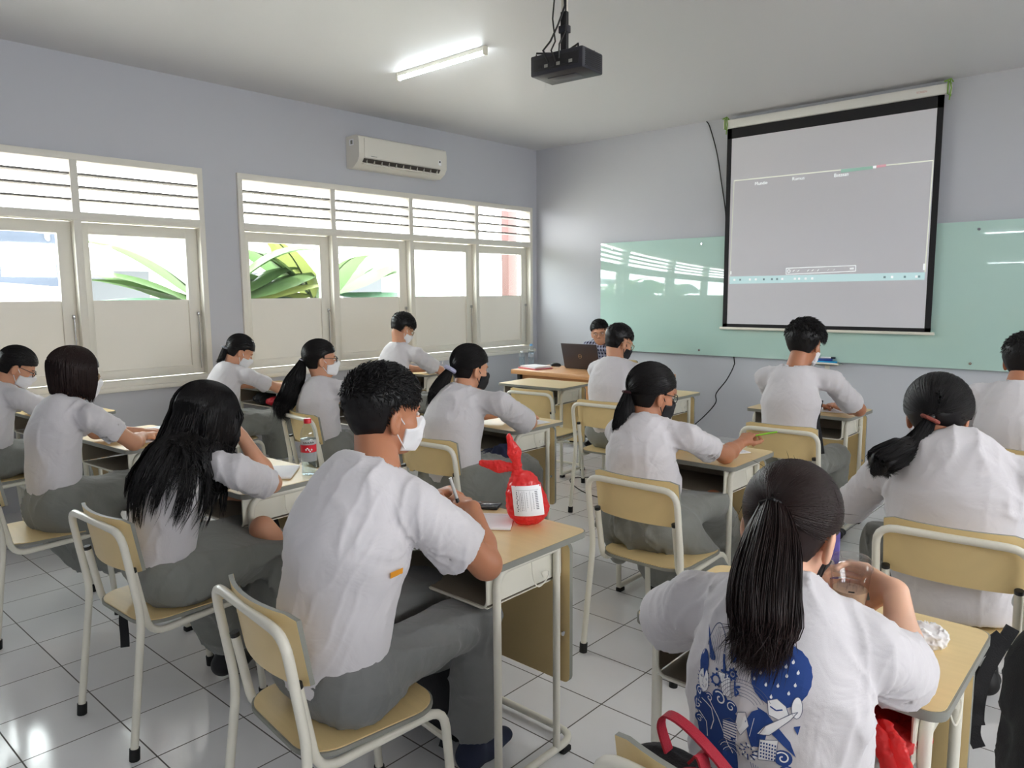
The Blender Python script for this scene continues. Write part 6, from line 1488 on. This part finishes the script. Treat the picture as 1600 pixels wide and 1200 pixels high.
P_([(.20, -.42), (.32, -.18), (.44, -.10), (.58, -.20), (.66, -.48), (.60, -.85), (.34, -.92), (.26, -.70)], M_blue, 1); L_([(.38, -.30), (.30, -.72)], .01, MW, 2)
for k in range(9): a = .2 + k * .7; L_([(.30 + .08 * math.cos(a), -1.05 + .07 * math.sin(a)), (.30 + .22 * math.cos(a + .3), -1.05 + .18 * math.sin(a + .3))], .03, M_blue, 2); P_(circ(.30 + .15 * math.cos(a), -1.05 + .13 * math.sin(a), .04, .03, 7), MW, 3)
P_([(.52, -.70), (.88, -.62), (.84, -1.08), (.50, -1.15)], MW, 2)                # tower of windows
for i in range(5):
    for j in range(6): P_([(.54 + j * .055, -.74 - i * .075), (.57 + j * .055, -.735 - i * .075), (.57 + j * .055, -.775 - i * .075), (.54 + j * .055, -.78 - i * .075)], M_blue, 3)
L_([(.52, -.70), (.88, -.62), (.84, -1.08), (.50, -1.15), (.52, -.70)], .012)
# diagonal sword and rocky wing at the right
P_([(.42, -.05), (.62, -.12), (1.10, -.62), (1.22, -.92), (.98, -.72), (.62, -.42)], M_blue, 1); P_([(.46, -.60), (.60, -.40), (1.12, -.02), (1.20, .02), (1.10, -.14), (.70, -.55)], MW, 3); L_([(.50, -.60), (.62, -.38), (1.10, -.02), (1.20, .02), (1.08, -.16), (.70, -.56), (.50, -.60)], .012, M_line, 4)
P_([(.62, .14), (.80, .22), (.98, .10), (1.04, -.06), (.86, -.20), (.66, -.14)], MW, 2); L_([(.62, .14), (.80, .22), (.98, .10), (1.04, -.06), (.86, -.20), (.66, -.14), (.62, .14)], .012); L_([(.68, .04), (.80, -.02), (.92, .02)], .03, M_blue, 3)
P_(circ(1.18, .10, .10, .22, 14), MW, 2); L_(arc(1.18, .10, .10, 0, 360, 16, .22), .012); P_([(1.14, -.30), (1.26, -.26), (1.22, -.46)], M_blue, 1)
for k in range(12): L_([(.35 + .05 * k, -1.25 - .02 * k), (.42 + .05 * k, -1.50)], .010, M_blue, 2)
for k in range(5): L_(arc(-.1 + .0 * k, -1.30, .12 + .05 * k, 20, 160, 8), .012, MW if k % 2 else M_line, 3)
groups = {}
allp = []; allm = []; mats_ = []
for poly, m, lay in items:
    if poly is None: continue
    r = tri_fill(poly)
    if r is None: continue
    V, F = r; groups.setdefault(m.name, [m, [], [], 0]); g = groups[m.name]; uv = V * PU
    g[1].append((uv, A_(F), lay))
for nm, (m, lst, _, _) in groups.items():
    parts = []
    for uv, F, lay in lst:
        P = project(uv, PO, pr_x, pr_y, pr_d, sh, .0012 + .0003 * lay); parts.append((P, F))
    mats_.append(m); allm += [len(mats_) - 1] * sum(len(f) for _, f in parts); allp += parts
V, F = join_np(allp); mesh_np('shirt_print', V, F, mats_, par_m, smooth=False, mi=allm)
# small orange tag printed low on the nearest boy's shirt
boy, bsh = SHIRTS[0]; g = A_([[-.022, -.008], [.022, -.008], [.022, .008], [-.022, .008]])
P = project(g, (-1.30, 1.085, .84), nrm(A_([-.25, 1, 0])), nrm(A_([0, -.1, 1])), (-1, .05, 0), bsh, .006)
mesh_np('orange_tag', P, A_([[0, 1, 2, 3]]), mat('orange cloth tag', srgb(226, 150, 30), .7), boy, smooth=False)
